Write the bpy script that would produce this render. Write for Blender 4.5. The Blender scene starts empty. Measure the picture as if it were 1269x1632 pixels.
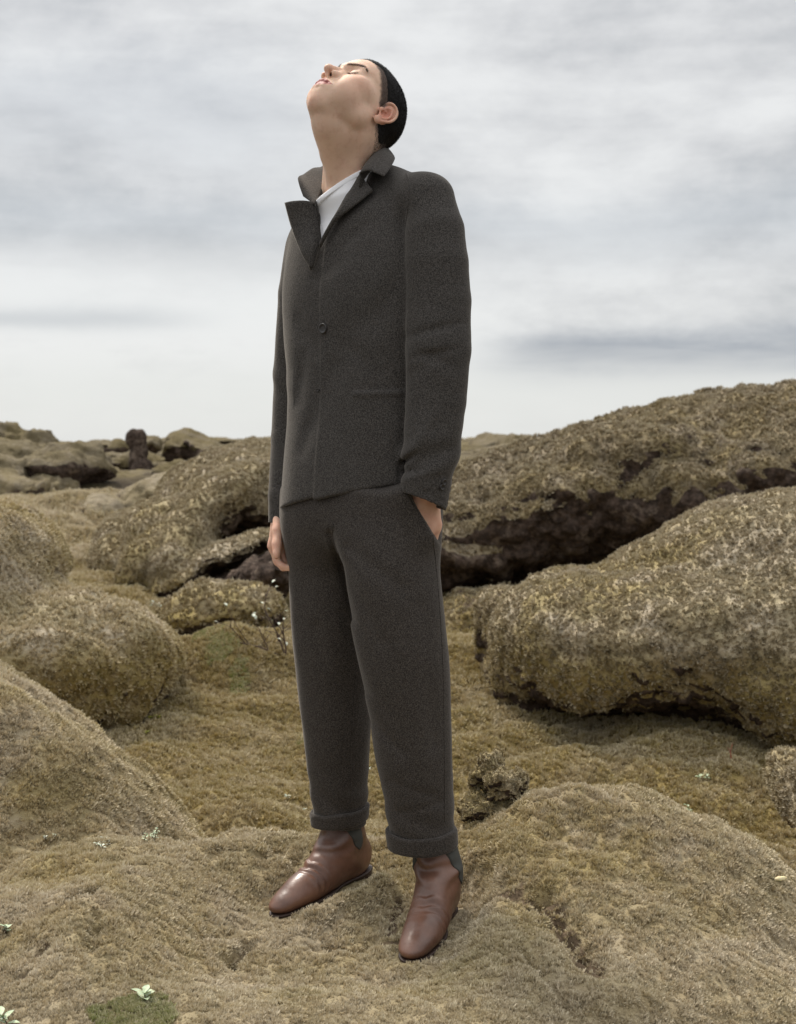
import bpy, bmesh, math, random
import numpy as np
from mathutils import Vector, Matrix
from mathutils.bvhtree import BVHTree
random.seed(7); rng = np.random.default_rng(11)
SC = bpy.context.scene
R = math.radians
# ------------------------------------------------------------------ camera
F = 2300.0; HOR = 710.0; CX = 634.5; EYE = 1.0          # focal length in photo pixels, horizon row, eye height
cam = bpy.data.cameras.new('camera'); camo = bpy.data.objects.new('camera', cam)
SC.collection.objects.link(camo); SC.camera = camo
cam.sensor_fit = 'VERTICAL'; cam.sensor_height = 36.0; cam.lens = F/1632*36.0
cam.shift_y = -(816-HOR)/1632.0
camo.location = (0, 0, EYE); camo.rotation_euler = (R(90), 0, 0)
cam.clip_start = 0.05; cam.clip_end = 3000
cam.dof.use_dof = True; cam.dof.focus_distance = 3.0; cam.dof.aperture_fstop = 7.5
SC.render.resolution_x = 796; SC.render.resolution_y = 1024
SC.view_settings.view_transform = 'Standard'; SC.view_settings.look = 'None'
SC.view_settings.gamma = 1; SC.view_settings.exposure = 0.0
SC.cycles.use_denoising = True
SC.cycles.max_bounces = 6; SC.cycles.diffuse_bounces = 3; SC.cycles.transparent_max_bounces = 8
# ------------------------------------------------------------------ node helpers
class NT:
    def __init__(s, tree):
        s.t = tree; s.n = tree.nodes; s.l = tree.links
    def new(s, kind, **kw):
        n = s.n.new(kind)
        for k, v in kw.items(): setattr(n, k, v)
        return n
    def link(s, a, b): s.l.new(a, b)
    def setin(s, n, i, v):
        if isinstance(v, bpy.types.NodeSocket): s.l.new(v, n.inputs[i])
        else: n.inputs[i].default_value = v
    def math(s, op, a, b=0.0, c=0.0, clamp=False):
        n = s.n.new('ShaderNodeMath'); n.operation = op; n.use_clamp = clamp
        s.setin(n, 0, a); s.setin(n, 1, b); s.setin(n, 2, c); return n.outputs[0]
    def mixc(s, f, a, b, mode='MIX'):
        n = s.n.new('ShaderNodeMix'); n.data_type = 'RGBA'; n.blend_type = mode
        s.setin(n, 0, f)
        s.setin(n, 6, a if isinstance(a, bpy.types.NodeSocket) else (*a, 1)[:4])
        s.setin(n, 7, b if isinstance(b, bpy.types.NodeSocket) else (*b, 1)[:4]); return n.outputs[2]
    def noise(s, vec, scale, detail=3, rough=0.5, dist=0.0, dim='3D'):
        n = s.n.new('ShaderNodeTexNoise'); n.noise_dimensions = dim
        if vec is not None: s.l.new(vec, n.inputs['Vector'])
        n.inputs['Scale'].default_value = scale; n.inputs['Detail'].default_value = detail
        n.inputs['Roughness'].default_value = rough; n.inputs['Distortion'].default_value = dist
        return n.outputs[0]
    def smooth(s, v, a, b, lo=0.0, hi=1.0):
        n = s.n.new('ShaderNodeMapRange'); n.interpolation_type = 'SMOOTHSTEP'
        s.setin(n, 0, v); s.setin(n, 1, a); s.setin(n, 2, b); s.setin(n, 3, lo); s.setin(n, 4, hi); return n.outputs[0]
    def scale(s, vec, sc):
        n = s.n.new('ShaderNodeMapping'); s.l.new(vec, n.inputs[0]); n.inputs['Scale'].default_value = sc; return n.outputs[0]
# ------------------------------------------------------------------ world: bright overcast
SUN_EL, SUN_AZ = 54.0, 36.0    # azimuth measured from +Y (away from the camera) towards -X
W = bpy.data.worlds.new('World'); SC.world = W; W.use_nodes = True
w = NT(W.node_tree); w.n.clear()
wo = w.new('ShaderNodeOutputWorld'); bg = w.new('ShaderNodeBackground'); w.link(bg.outputs[0], wo.inputs[0])
sky = w.new('ShaderNodeTexSky', sky_type='NISHITA', sun_disc=False)
sky.sun_elevation = R(SUN_EL); sky.sun_rotation = R(-SUN_AZ)
tc = w.new('ShaderNodeTexCoord'); d = tc.outputs['Generated']
sp = w.new('ShaderNodeSeparateXYZ'); w.link(d, sp.inputs[0]); dx, dy, dz = sp.outputs
n1 = w.noise(w.scale(d, (1.7, 1.7, 12.0)), 1.0, 5, 0.5, 0.25)
n2 = w.noise(w.scale(d, (3.0, 3.0, 6.2)), 2.1, 10, 0.60, 0.1)
n3 = w.noise(w.scale(d, (6.0, 6.0, 60.0)), 1.0, 4, 0.6, 0.3)
nn = w.math('ADD', w.math('MULTIPLY', n1, 0.32), w.math('ADD', w.math('MULTIPLY', n2, 0.58), w.math('MULTIPLY', n3, 0.10)))
cl = w.smooth(nn, 0.38, 0.62)
dark = (0.52, 0.535, 0.55); mid = (0.70, 0.705, 0.71); brt = (0.86, 0.865, 0.86)
c = w.mixc(w.smooth(nn, 0.36, 0.50), dark, mid)
c = w.mixc(w.smooth(nn, 0.45, 0.60), c, brt)
def band(z0, sz, x0=None, x1=None, x2=None, x3=None):
    # a cloud bank: gaussian in height above the horizon, ragged by noise, limited in bearing
    zz = w.math('ADD', dz, w.math('MULTIPLY', w.math('SUBTRACT', n2, 0.5), sz*3.0))
    e = w.math('DIVIDE', w.math('SUBTRACT', zz, z0), sz)
    g = w.math('EXPONENT', w.math('MULTIPLY', w.math('MULTIPLY', e, e), -1.0))
    if x0 is not None: g = w.math('MULTIPLY', g, w.smooth(dx, x0, x1))
    if x2 is not None: g = w.math('MULTIPLY', g, w.smooth(dx, x2, x3, 1.0, 0.0))
    return g
# clear bright strip low over the horizon
c = w.mixc(w.math('MULTIPLY', w.smooth(dz, 0.035, 0.075, 1.0, 0.0), 0.85), c, (0.80, 0.815, 0.80))
c = w.mixc(w.math('MULTIPLY', band(0.100, 0.022, None, None, -0.02, 0.12), 0.6), c, (0.86, 0.87, 0.865))
low = w.math('MULTIPLY', band(0.064, 0.015, 0.02, 0.13), w.smooth(n3, .30, .60, .6, 1.0))
c = w.mixc(w.math('MULTIPLY', low, 0.95), c, (0.37, 0.40, 0.45))
c = w.mixc(w.math('MULTIPLY', band(0.088, 0.008, None, None, -0.2, -0.1), 0.45), c, (0.42, 0.45, 0.49))
c = w.mixc(w.math('MULTIPLY', band(0.150, 0.022), 0.35), c, (0.52, 0.57, 0.62))
c = w.mixc(w.math('MULTIPLY', band(0.225, 0.04, None, None, -0.12, 0.0), 0.35), c, (0.55, 0.59, 0.64))
# an overcast sky is brighter overhead than at the horizon
up = w.math('MULTIPLY', w.smooth(dz, 0.26, 0.95, 1.0, 2.3), w.smooth(dy, -0.6, 0.5, 0.95, 1.0))
c = w.mixc(1.0, c, w.math('MULTIPLY', up, 1.0), 'MULTIPLY')
c10 = w.mixc(1.0, c, (10, 10, 10), 'MULTIPLY')
fin = w.mixc(0.93, sky.outputs[0], c10)
fin = w.mixc(w.smooth(dz, -0.02, 0.0), (1.5, 1.4, 1.2), fin)
w.link(fin, bg.inputs[0]); bg.inputs[1].default_value = 0.1
# ------------------------------------------------------------------ sun, veiled by cloud
su = bpy.data.lights.new('sun', 'SUN'); su.energy = 4.0; su.angle = R(11); su.color = (1.0, 0.93, 0.83)
suo = bpy.data.objects.new('sun', su); SC.collection.objects.link(suo)
sd = Vector((-math.sin(R(SUN_AZ))*math.cos(R(SUN_EL)), math.cos(R(SUN_AZ))*math.cos(R(SUN_EL)), math.sin(R(SUN_EL))))
suo.rotation_euler = sd.to_track_quat('Z', 'Y').to_euler(); suo.location = (0, 0, 8)
# ------------------------------------------------------------------ general helpers
def P(px, py, Y):
    return np.array([(px-CX)/F*Y, Y, EYE-(py-HOR)/F*Y])
def link(o, parent=None):
    SC.collection.objects.link(o)
    if parent: o.parent = parent
    return o
def tag(o, label=None, cat=None, group=None, kind=None):
    if label: o['label'] = label
    if cat: o['category'] = cat
    if group: o['group'] = group
    if kind: o['kind'] = kind
    return o
def empty(name, loc=(0, 0, 0)):
    o = bpy.data.objects.new(name, None); o.location = loc; o.empty_display_size = 0.1
    return link(o)
def mesh_np(name, V, Q, mat, parent=None, smooth=True, attrs=None, tri=False):
    """mesh object from numpy arrays; a child's vertices are given in world space"""
    V = np.asarray(V, np.float32)
    if parent is not None and parent.type == 'EMPTY': V = V-np.array(parent.location, np.float32)
    elif parent is not None and parent.parent is not None: V = V-np.array(parent.parent.location, np.float32)
    Q = np.asarray(Q, np.int32); k = Q.shape[1]
    me = bpy.data.meshes.new(name)
    me.vertices.add(len(V)); me.vertices.foreach_set('co', V.ravel())
    me.loops.add(Q.size); me.loops.foreach_set('vertex_index', Q.ravel())
    me.polygons.add(len(Q)); me.polygons.foreach_set('loop_start', np.arange(0, Q.size, k, dtype=np.int32))
    me.polygons.foreach_set('loop_total', np.full(len(Q), k, np.int32))
    me.polygons.foreach_set('use_smooth', np.full(len(Q), smooth, bool))
    me.update(calc_edges=True)
    for n, a in (attrs or {}).items():
        at = me.attributes.new(n, 'FLOAT' if a.ndim == 1 else 'FLOAT_VECTOR', 'POINT')
        at.data.foreach_set('value' if a.ndim == 1 else 'vector', np.asarray(a, np.float32).ravel())
    if mat: me.materials.append(mat)
    o = bpy.data.objects.new(name, me); return link(o, parent)
# gradient noise in numpy
_perm = rng.permutation(256).astype(np.int32); _perm = np.concatenate([_perm, _perm])
_g = rng.normal(size=(256, 3)); _g = (_g/np.linalg.norm(_g, axis=1)[:, None]).astype(np.float32)
def perlin(p):
    p = np.asarray(p, np.float32); i = np.floor(p).astype(np.int32); f = p-i; i &= 255
    u = f*f*f*(f*(f*6-15)+10); r = 0
    for a in (0, 1):
        pa = _perm[(i[..., 0]+a) & 255]; wa = u[..., 0] if a else 1-u[..., 0]
        for b in (0, 1):
            pb = _perm[(pa+i[..., 1]+b) & 255]; wb = u[..., 1] if b else 1-u[..., 1]
            for c_ in (0, 1):
                g = _g[_perm[(pb+i[..., 2]+c_) & 255]]; wc = u[..., 2] if c_ else 1-u[..., 2]
                r = r+wa*wb*wc*(g[..., 0]*(f[..., 0]-a)+g[..., 1]*(f[..., 1]-b)+g[..., 2]*(f[..., 2]-c_))
    return r*1.6
def fbm(p, scale, octv=4, gain=0.5, off=0.0):
    s = 0; a = 1.0; q = np.asarray(p, np.float32)*scale+off
    for _ in range(octv):
        s = s+a*perlin(q); q = q*2.03+17.3; a *= gain
    return s
def sstep(x, a, b):
    t = np.clip((x-a)/(b-a), 0, 1); return t*t*(3-2*t)
def smax(a, b, k):
    h = np.clip(0.5+0.5*(a-b)/k, 0, 1); return b*(1-h)+a*h+k*h*(1-h)
def smin(a, b, k): return -smax(-a, -b, k)
# ------------------------------------------------------------------ implicit solids
class Field:
    """signed distance samples on a (possibly uneven) box grid, turned into a mesh by surface nets"""
    def __init__(s, xs, ys, zs):
        s.xs, s.ys, s.zs = [np.asarray(a, np.float32) for a in (xs, ys, zs)]
        s.F = np.full((len(xs), len(ys), len(zs)), 1.0, np.float32)
    def sub(s, lo, hi):
        r = []
        for a, l, h in zip((s.xs, s.ys, s.zs), lo, hi):
            i0 = max(0, int(np.searchsorted(a, l))-1); i1 = min(len(a), int(np.searchsorted(a, h))+1)
            r.append(slice(i0, max(i1, i0)))
        X, Y, Z = np.meshgrid(s.xs[r[0]], s.ys[r[1]], s.zs[r[2]], indexing='ij')
        return tuple(r), X, Y, Z
    def op(s, fn, lo=None, hi=None, k=0.0, mode='add'):
        lo = (-9e9,)*3 if lo is None else lo; hi = (9e9,)*3 if hi is None else hi
        r, X, Y, Z = s.sub(lo, hi)
        if X.size == 0: return
        d = fn(X, Y, Z).astype(np.float32); A = s.F[r]
        if mode == 'add': A[...] = smin(A, d, k) if k > 0 else np.minimum(A, d)
        elif mode == 'cut': A[...] = smax(A, -d, k) if k > 0 else np.maximum(A, -d)
        elif mode == 'and': A[...] = smax(A, d, k) if k > 0 else np.maximum(A, d)
        elif mode == 'disp': A[...] = A+d
    def cap(s, a, b, ra, rb, k=0.0, mode='add', m=0.03):
        a = np.asarray(a, np.float32); b = np.asarray(b, np.float32); rr = max(ra, rb)+m+k
        lo = np.minimum(a, b)-rr; hi = np.maximum(a, b)+rr; ab = b-a; L = max(float(ab@ab), 1e-12)
        def fn(X, Y, Z):
            t = np.clip(((X-a[0])*ab[0]+(Y-a[1])*ab[1]+(Z-a[2])*ab[2])/L, 0, 1)
            return np.sqrt((X-a[0]-t*ab[0])**2+(Y-a[1]-t*ab[1])**2+(Z-a[2]-t*ab[2])**2)-(ra+(rb-ra)*t)
        s.op(fn, lo, hi, k, mode)
    def ell(s, c, r, M=None, k=0.0, mode='add', m=0.03):
        """M: rows are the ellipsoid's axes in world space"""
        c = np.asarray(c, np.float32); r = np.asarray(r, np.float32); M = np.eye(3) if M is None else np.asarray(M)
        ext = np.abs(M.T)@r+m+k
        def fn(X, Y, Z):
            x, y, z = X-c[0], Y-c[1], Z-c[2]
            a = M[0, 0]*x+M[0, 1]*y+M[0, 2]*z; b = M[1, 0]*x+M[1, 1]*y+M[1, 2]*z; e = M[2, 0]*x+M[2, 1]*y+M[2, 2]*z
            k0 = np.sqrt((a/r[0])**2+(b/r[1])**2+(e/r[2])**2); k1 = np.sqrt((a/r[0]**2)**2+(b/r[1]**2)**2+(e/r[2]**2)**2)
            return k0*(k0-1)/np.maximum(k1, 1e-6)
        s.op(fn, c-ext, c+ext, k, mode)
    def mesh(s):
        Fv = s.F; S = (Fv < 0).view(np.uint8)
        cnt = S[:-1, :-1, :-1].copy()
        for a, b, c_ in ((1, 0, 0), (0, 1, 0), (0, 0, 1), (1, 1, 0), (1, 0, 1), (0, 1, 1), (1, 1, 1)):
            cnt += S[a:Fv.shape[0]-1+a, b:Fv.shape[1]-1+b, c_:Fv.shape[2]-1+c_]
        I, J, K = np.nonzero((cnt > 0) & (cnt < 8))
        idm = np.full(cnt.shape, -1, np.int32); idm[I, J, K] = np.arange(len(I))
        cs = [(a, b, c_) for a in (0, 1) for b in (0, 1) for c_ in (0, 1)]
        val = [Fv[I+a, J+b, K+c_] for a, b, c_ in cs]
        pos = [np.stack([s.xs[I+a], s.ys[J+b], s.zs[K+c_]], 1) for a, b, c_ in cs]
        acc = np.zeros((len(I), 3), np.float32); n = np.zeros(len(I), np.float32)
        for i in range(8):
            for j in range(i+1, 8):
                if sum(abs(cs[i][q]-cs[j][q]) for q in range(3)) != 1: continue
                cr = (val[i] < 0) != (val[j] < 0)
                t = np.where(cr, val[i]/np.where(cr, val[i]-val[j], 1), 0)
                acc += np.where(cr[:, None], pos[i]+(pos[j]-pos[i])*t[:, None], 0); n += cr
        V = acc/n[:, None]; Qs = []
        for ax in range(3):
            u, v = [(1, 2), (2, 0), (0, 1)][ax]
            sl0 = [slice(None)]*3; sl1 = [slice(None)]*3
            sl0[ax] = slice(0, -1); sl1[ax] = slice(1, None)
            for q in (u, v): sl0[q] = slice(1, -1); sl1[q] = slice(1, -1)
            s0 = S[tuple(sl0)]; s1 = S[tuple(sl1)]; e = np.stack(np.nonzero(s0 != s1), 1)
            if not len(e): continue
            neg = s0[tuple(e.T)] == 1; b = e.copy(); b[:, u] += 1; b[:, v] += 1
            def at(du, dv):
                q = b.copy(); q[:, u] -= du; q[:, v] -= dv; return idm[tuple(q.T)]
            qd = np.stack([at(1, 1), at(0, 1), at(0, 0), at(1, 0)], 1)
            qd[~neg] = qd[~neg][:, ::-1]; Qs.append(qd)
        Q = np.concatenate(Qs); Q = Q[(Q >= 0).all(1)]
        return V, Q
def normals(V, Q):
    n = np.cross(V[Q[:, 2]]-V[Q[:, 0]], V[Q[:, 3 if Q.shape[1] == 4 else 1]]-V[Q[:, 1 if Q.shape[1] == 4 else 0]])
    if Q.shape[1] == 3: n = np.cross(V[Q[:, 1]]-V[Q[:, 0]], V[Q[:, 2]]-V[Q[:, 0]])
    N = np.zeros_like(V)
    for i in range(Q.shape[1]):
        for q in range(3): N[:, q] += np.bincount(Q[:, i], n[:, q], len(V))
    return N/np.maximum(np.linalg.norm(N, axis=1)[:, None], 1e-12)
def vsmooth(V, Q, it=1, f=0.5):
    k = Q.shape[1]
    a = np.concatenate([Q[:, i] for i in range(k)]+[Q[:, (i+1) % k] for i in range(k)])
    b = np.concatenate([Q[:, (i+1) % k] for i in range(k)]+[Q[:, i] for i in range(k)])
    cnt = np.maximum(np.bincount(a, minlength=len(V)), 1)[:, None]
    for _ in range(it):
        A = np.stack([np.bincount(a, V[b, q], len(V)) for q in range(3)], 1)
        V = V+f*(A/cnt-V)
    return V
# ------------------------------------------------------------------ moss, soil and lava materials
def moss_color(n, pos):
    a = n.noise(pos, 0.9, 4, 0.55); b = n.noise(pos, 4.5, 4, 0.6); c_ = n.noise(pos, 26.0, 3, 0.6)
    sy = n.new('ShaderNodeSeparateXYZ'); n.link(pos, sy.inputs[0])
    zone = n.smooth(n.math('ADD', sy.outputs[1], n.math('MULTIPLY', n.math('SUBTRACT', a, .5), 1.6)), 3.6, 4.6)      # the mound is hoary, the valley behind it golden
    zone = n.math('MULTIPLY', zone, n.smooth(sy.outputs[2], .30, .12))
    col = n.mixc(n.smooth(a, 0.42, 0.62), (0.58, 0.50, 0.34), (0.53, 0.435, 0.215))   # hoary tan / golden
    col = n.mixc(n.math('MULTIPLY', zone, .85), col, (0.36, 0.275, 0.075))
    col = n.mixc(n.math('MULTIPLY', n.smooth(b, 0.46, 0.66), n.math('SUBTRACT', 1.0, n.math('MULTIPLY', zone, .6))), col, (0.63, 0.55, 0.42))                    # paler grey-brown
    col = n.mixc(n.math('MULTIPLY', n.smooth(b, 0.36, 0.48, 1.0, 0.0), 0.34), col, (0.27, 0.225, 0.085))   # olive
    col = n.mixc(n.math('MULTIPLY', n.smooth(c_, 0.38, 0.62, 1.0, 0.0), 0.35), col, (0.30, 0.22, 0.12))
    return col
def new_mat(name):
    m = bpy.data.materials.new(name); m.use_nodes = True; n = NT(m.node_tree); n.n.clear()
    o = n.new('ShaderNodeOutputMaterial'); b = n.new('ShaderNodeBsdfPrincipled'); n.link(b.outputs[0], o.inputs[0])
    return m, n, b
def attr(n, name, out=2):
    a = n.new('ShaderNodeAttribute', attribute_name=name); return a.outputs[out]
def bump(n, h, strength, dist, prev=None):
    b = n.new('ShaderNodeBump'); b.inputs['Strength'].default_value = strength; b.inputs['Distance'].default_value = dist
    n.link(h, b.inputs['Height'])
    if prev: n.link(prev, b.inputs['Normal'])
    return b.outputs[0]
M = {}
def ground_material():
    m, n, b = new_mat('moss_ground')
    pos = n.new('ShaderNodeNewGeometry').outputs['Position']
    col = n.mixc(0.62, moss_color(n, pos), (0.13, 0.095, 0.042))
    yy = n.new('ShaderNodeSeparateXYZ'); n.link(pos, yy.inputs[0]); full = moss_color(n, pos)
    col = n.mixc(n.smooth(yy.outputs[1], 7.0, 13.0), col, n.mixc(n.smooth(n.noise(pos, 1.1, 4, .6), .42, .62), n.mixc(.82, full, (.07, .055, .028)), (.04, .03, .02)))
    soil = n.mixc(n.noise(pos, 40, 3), (0.035, 0.024, 0.016), (0.17, 0.12, 0.08))
    col = n.mixc(n.math('MULTIPLY', n.smooth(n.math('ADD', attr(n, 'bare'), n.math('MULTIPLY', n.math('SUBTRACT', n.noise(pos, 18, 4, .65), .5), 1.2)), .4, .75), 0.93), col, soil)
    n.link(col, b.inputs['Base Color']); b.inputs['Roughness'].default_value = 0.95
    b.inputs['Specular IOR Level'].default_value = 0.1
    h = n.noise(pos, 120, 4, .7); h2 = n.noise(pos, 22, 4, .6)
    nb = bump(n, h2, 0.7, 0.03); nb = bump(n, h, 0.8, 0.006, nb); n.link(nb, b.inputs['Normal'])
    return m
def rock_material(nm='mossy_lava', dk=.35):
    m, n, b = new_mat(nm)
    pos = n.new('ShaderNodeNewGeometry').outputs['Position']
    moss = moss_color(n, pos)
    moss = n.mixc(dk, moss, (0.11, 0.082, 0.05))
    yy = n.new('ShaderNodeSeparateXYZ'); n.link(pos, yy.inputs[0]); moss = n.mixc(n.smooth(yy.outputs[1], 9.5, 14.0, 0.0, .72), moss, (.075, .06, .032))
    v = n.noise(pos, 7, 5, .65, .4); q = n.noise(pos, 30, 4, .6)
    lava = n.mixc(n.smooth(q, .35, .7), (0.040, 0.029, 0.023), (0.105, 0.075, 0.058))
    lava = n.mixc(n.math('MULTIPLY', n.smooth(v, .54, .64), .7), lava, (0.20, 0.155, 0.12))
    f = n.smooth(n.math('ADD', attr(n, 'moss'), n.math('MULTIPLY', n.math('SUBTRACT', n.noise(pos, 9, 5, .7), .5), 1.0)), .35, .62)
    n.link(n.mixc(f, lava, moss), b.inputs['Base Color']); b.inputs['Roughness'].default_value = 0.95
    b.inputs['Specular IOR Level'].default_value = 0.12
    nb = bump(n, n.noise(pos, 14, 5, .65), 0.9, 0.06); nb = bump(n, n.noise(pos, 90, 4, .7), 0.7, 0.010, nb); n.link(nb, b.inputs['Normal'])
    return m
def tuft_material(name, tint=None, amt=0.0):
    m, n, b = new_mat(name)
    pos = n.new('ShaderNodeNewGeometry').outputs['Position']
    col = moss_color(n, pos)
    if tint: col = n.mixc(amt, col, tint)
    h = attr(n, 'h'); rnd = n.new('ShaderNodeObjectInfo').outputs['Random']
    col = n.mixc(n.smooth(h, 0.0, 0.55, 0.72, 0.0), col, (0.15, 0.105, 0.045))       # darker brown towards the stem base
    col = n.mixc(n.math('MULTIPLY', n.smooth(h, 0.5, 1.0), 0.70), col, n.mixc(.45, (0.88, 0.82, 0.64), col))   # hoary hair tips
    col = n.mixc(n.math('MULTIPLY', n.smooth(rnd, 0, 1), 0.45), col, n.mixc(rnd, (0.20, 0.14, 0.07), (0.66, 0.57, 0.42)))
    n.link(col, b.inputs['Base Color']); b.inputs['Roughness'].default_value = 0.9
    b.inputs['Specular IOR Level'].default_value = 0.15
    return m
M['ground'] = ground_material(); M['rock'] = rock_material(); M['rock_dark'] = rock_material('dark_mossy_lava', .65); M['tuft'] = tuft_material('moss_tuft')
M['tuft_rock'] = tuft_material('moss_tuft_on_rock', (0.13, 0.10, 0.055), 0.55)
M['tuft_dark'] = tuft_material('dark_moss_tuft', (0.095, 0.07, 0.042), 0.62)
M['tuft_green'] = tuft_material('green_moss_tuft', (0.16, 0.21, 0.015), 0.80)
# ------------------------------------------------------------------ ground heights
def gpt(px, py, z=0.0):
    Y = F*(EYE-z)/(py-HOR); return ((px-CX)/F*Y, Y)
def seg_d(X, Y, a, b):
    ax, ay = a; bx, by = b; L = (bx-ax)**2+(by-ay)**2
    t = np.clip(((X-ax)*(bx-ax)+(Y-ay)*(by-ay))/L, 0, 1)
    return np.hypot(X-ax-t*(bx-ax), Y-ay-t*(by-ay)), t
def worley_caps(X, Y, cell, off):
    """pillow shaped hummocks: height 0..1"""
    gx = X/cell; gy = Y/cell; ix = np.floor(gx).astype(int); iy = np.floor(gy).astype(int); H = np.zeros_like(X)
    for a in (-1, 0, 1):
        for b in (-1, 0, 1):
            u = ix+a; v = iy+b
            h = (np.sin(u*127.1+v*311.7+off)*43758.5453) % 1; g = (np.sin(u*269.5+v*183.3+off)*43758.5453) % 1
            r = 0.55+0.45*((h*7.3+g*3.1) % 1); px = u+0.15+0.7*h; py = v+0.15+0.7*g
            d2 = ((gx-px)**2+((gy-py)*1.1)**2)/r**2
            H = np.maximum(H, np.clip(1-d2, 0, 1)**0.55*(0.35+0.65*((g*5.7+h) % 1)))
    return H
NEAR_BOOT = ((0.100, 3.07, 0.010), (0.030, 2.85, -0.014))
FAR_BOOT = ((-0.085, 3.28, 0.030), (-0.250, 3.12, -0.012))
GROOVES = []  # (from, to, width, depth, bareness)
def groove(p, q, w_, dp, bare=1.0): GROOVES.append((gpt(*p), gpt(*q), w_, dp, bare))
groove((795, 1478), (890, 1520), .030, .014, .75); groove((870, 1505), (945, 1575), .032, .024, .95)
groove((600, 1492), (700, 1500), .020, .03, .8); groove((640, 1440), (625, 1480), .018, .03, .9); groove((505, 1495), (580, 1500), .02, .025, .5)
groove((300, 1505), (350, 1492), .02, .025, .5); groove((120, 1510), (175, 1492), .016, .02, .8)
groove((30, 1600), (70, 1560), .02, .02, .6); groove((0, 1430), (25, 1420), .03, .03, .8)
groove((370, 1520), (395, 1495), .014, .03, .6); groove((150, 1560), (155, 1530), .02, .02, .4); groove((420, 1400), (480, 1375), .02, .02, .4)
groove((430, 1385), (480, 1410), .018, .018, .5); groove((330, 1410), (380, 1395), .014, .012, .1)
groove((735, 1440), (745, 1480), .02, .03, .5); groove((830, 1560), (900, 1620), .012, .012, .4); groove((760, 1400), (800, 1385), .015, .012, .2)
def bare_at(X, Y):
    b = np.zeros_like(X)
    for p, q, w_, dp, br in GROOVES:
        d_, t = seg_d(X, Y, p, q); b = np.maximum(b, br*np.exp(-(d_/w_)**2))
    return b
def ground_h(X, Y, fine=True):
    X = np.asarray(X, float); Y = np.asarray(Y, float)
    p = np.stack([X, Y, 0*X], -1)
    base = np.interp(Y, [0, 3.9, 4.6, 5.5, 7, 9, 13, 16, 22, 40, 100, 400, 2000], [-.38, -.38, -.30, -.15, -.02, .03, .2, .34, .44, .56, .66, .80, .90])
    base = base+0.05*sstep(X, .3, 1.2)*sstep(Y, 4.0, 5.5)
    def capf(cx, cy, rx, ry, top, rot=0.0, pw=0.6, bot=-0.45):
        c_, s_ = math.cos(R(rot)), math.sin(R(rot)); u = ((X-cx)*c_+(Y-cy)*s_)/rx; v = (-(X-cx)*s_+(Y-cy)*c_)/ry
        return bot+(top-bot)*np.clip(1-u*u-v*v, 0, 1)**pw
    ws = np.exp(-(((X+.16)/.34)**4+((Y-2.96)/.42)**4))
    wob = (1-.9*ws)*(0.05*fbm(p, 1.3, 3)+0.018*fbm(p, 4.0, 3))
    h = base+0.05*fbm(p, .9, 3, off=3.)*sstep(Y, 3.5, 5)
    h = smax(h, capf(-.18, 3.0, 1.30, .98, .125, 0, .40), .03)                     # plateau the man stands on
    h = smax(h, capf(.39, 3.27, .63, .52, .222, 0, .5, -.38), .14)               # dome on the right
    h = smax(h, capf(-1.75, 4.0, 1.35, .95, .52, -8, .75, -.35), .10)       # slope on the left
    h = smax(h, capf(-1.45, 2.9, .95, .9, .06, 0, .6), .08)
    h = smax(h, capf(1.75, 3.7, .75, .9, .10, 0, .7), .08)
    h = smax(h, capf(-.75, 6.9, .9, .7, .12, 20, .7), .12)
    h = smax(h, capf(-2.0, 6.2, .98, .75, .55, 0, .5), .05); h = h
    h = h+wob*sstep(Y, 2.4, 3.4)*0.9+wob*0.25
    h = h+(1-ws)*(1-sstep(Y, 6, 9))*(.075*np.abs(perlin(np.stack([X*2.0+7, Y*2.0, 0*X+3.], -1)))-.01)
    # long soft folds in the draped moss
    r = 1-np.abs(perlin(np.stack([X*1.9+.4*Y, Y*3.4-.7*X, 0*X+4.2], -1)))*2.2
    h = h-0.006*np.clip(r, 0, 1)**2*sstep(Y, 1.5, 2.3)*(1-ws)
    h = h*(1-ws)+ws*(-.006+.10*np.clip(Y-3.05, -.3, .4)+.008*fbm(p, 5., 2))
    # the lava field beyond
    far = sstep(Y, 9.0, 12.0); hum = worley_caps(X+.4*fbm(p, .35, 2), Y+.4*fbm(p, .35, 2, off=9.), 2.3, 1.7)
    hum2 = worley_caps(X+.6*fbm(p, .2, 2), Y, 5.5, 4.1)
    h = h+far*(0.42*hum+0.40*hum2-.22)+sstep(Y, 25, 60)*(hum2*.25)
    mid = sstep(Y, 6.5, 8.5)*(1-far); h = h+mid*0.16*worley_caps(X, Y, 1.3, 8.8)
    # dented moss, dark slots
    for q0, q1, w_, dp, br in GROOVES:
        d_, t = seg_d(X, Y, q0, q1); g_ = np.exp(-(d_/w_)**2); h = h-dp*g_*(1+.9*perlin(np.stack([X*38, Y*38, 0*X+1.], -1))*br)
    # lip of moss in front of the farther boot
    d_, t = seg_d(X, Y, (-.22, 2.98), (-.02, 3.13)); h = h+.012*np.exp(-(d_/.055)**2)
    d_, t = seg_d(X, Y, (-.03, 2.86), (-.40, 2.90)); h = h+.010*np.exp(-(d_/.04)**2)
    # soles press the moss flat
    for a, b in (NEAR_BOOT, FAR_BOOT):
        d_, t = seg_d(X, Y, a[:2], b[:2]); z = a[2]+(b[2]-a[2])*t
        wgt = 1-sstep(d_, .055, .14); h = h*(1-wgt)+(z+.004)*wgt
    d_, t = seg_d(X, Y, (-.17, 3.035), (-.03, 3.165)); h = h+.032*np.exp(-(d_/.028)**2)
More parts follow.
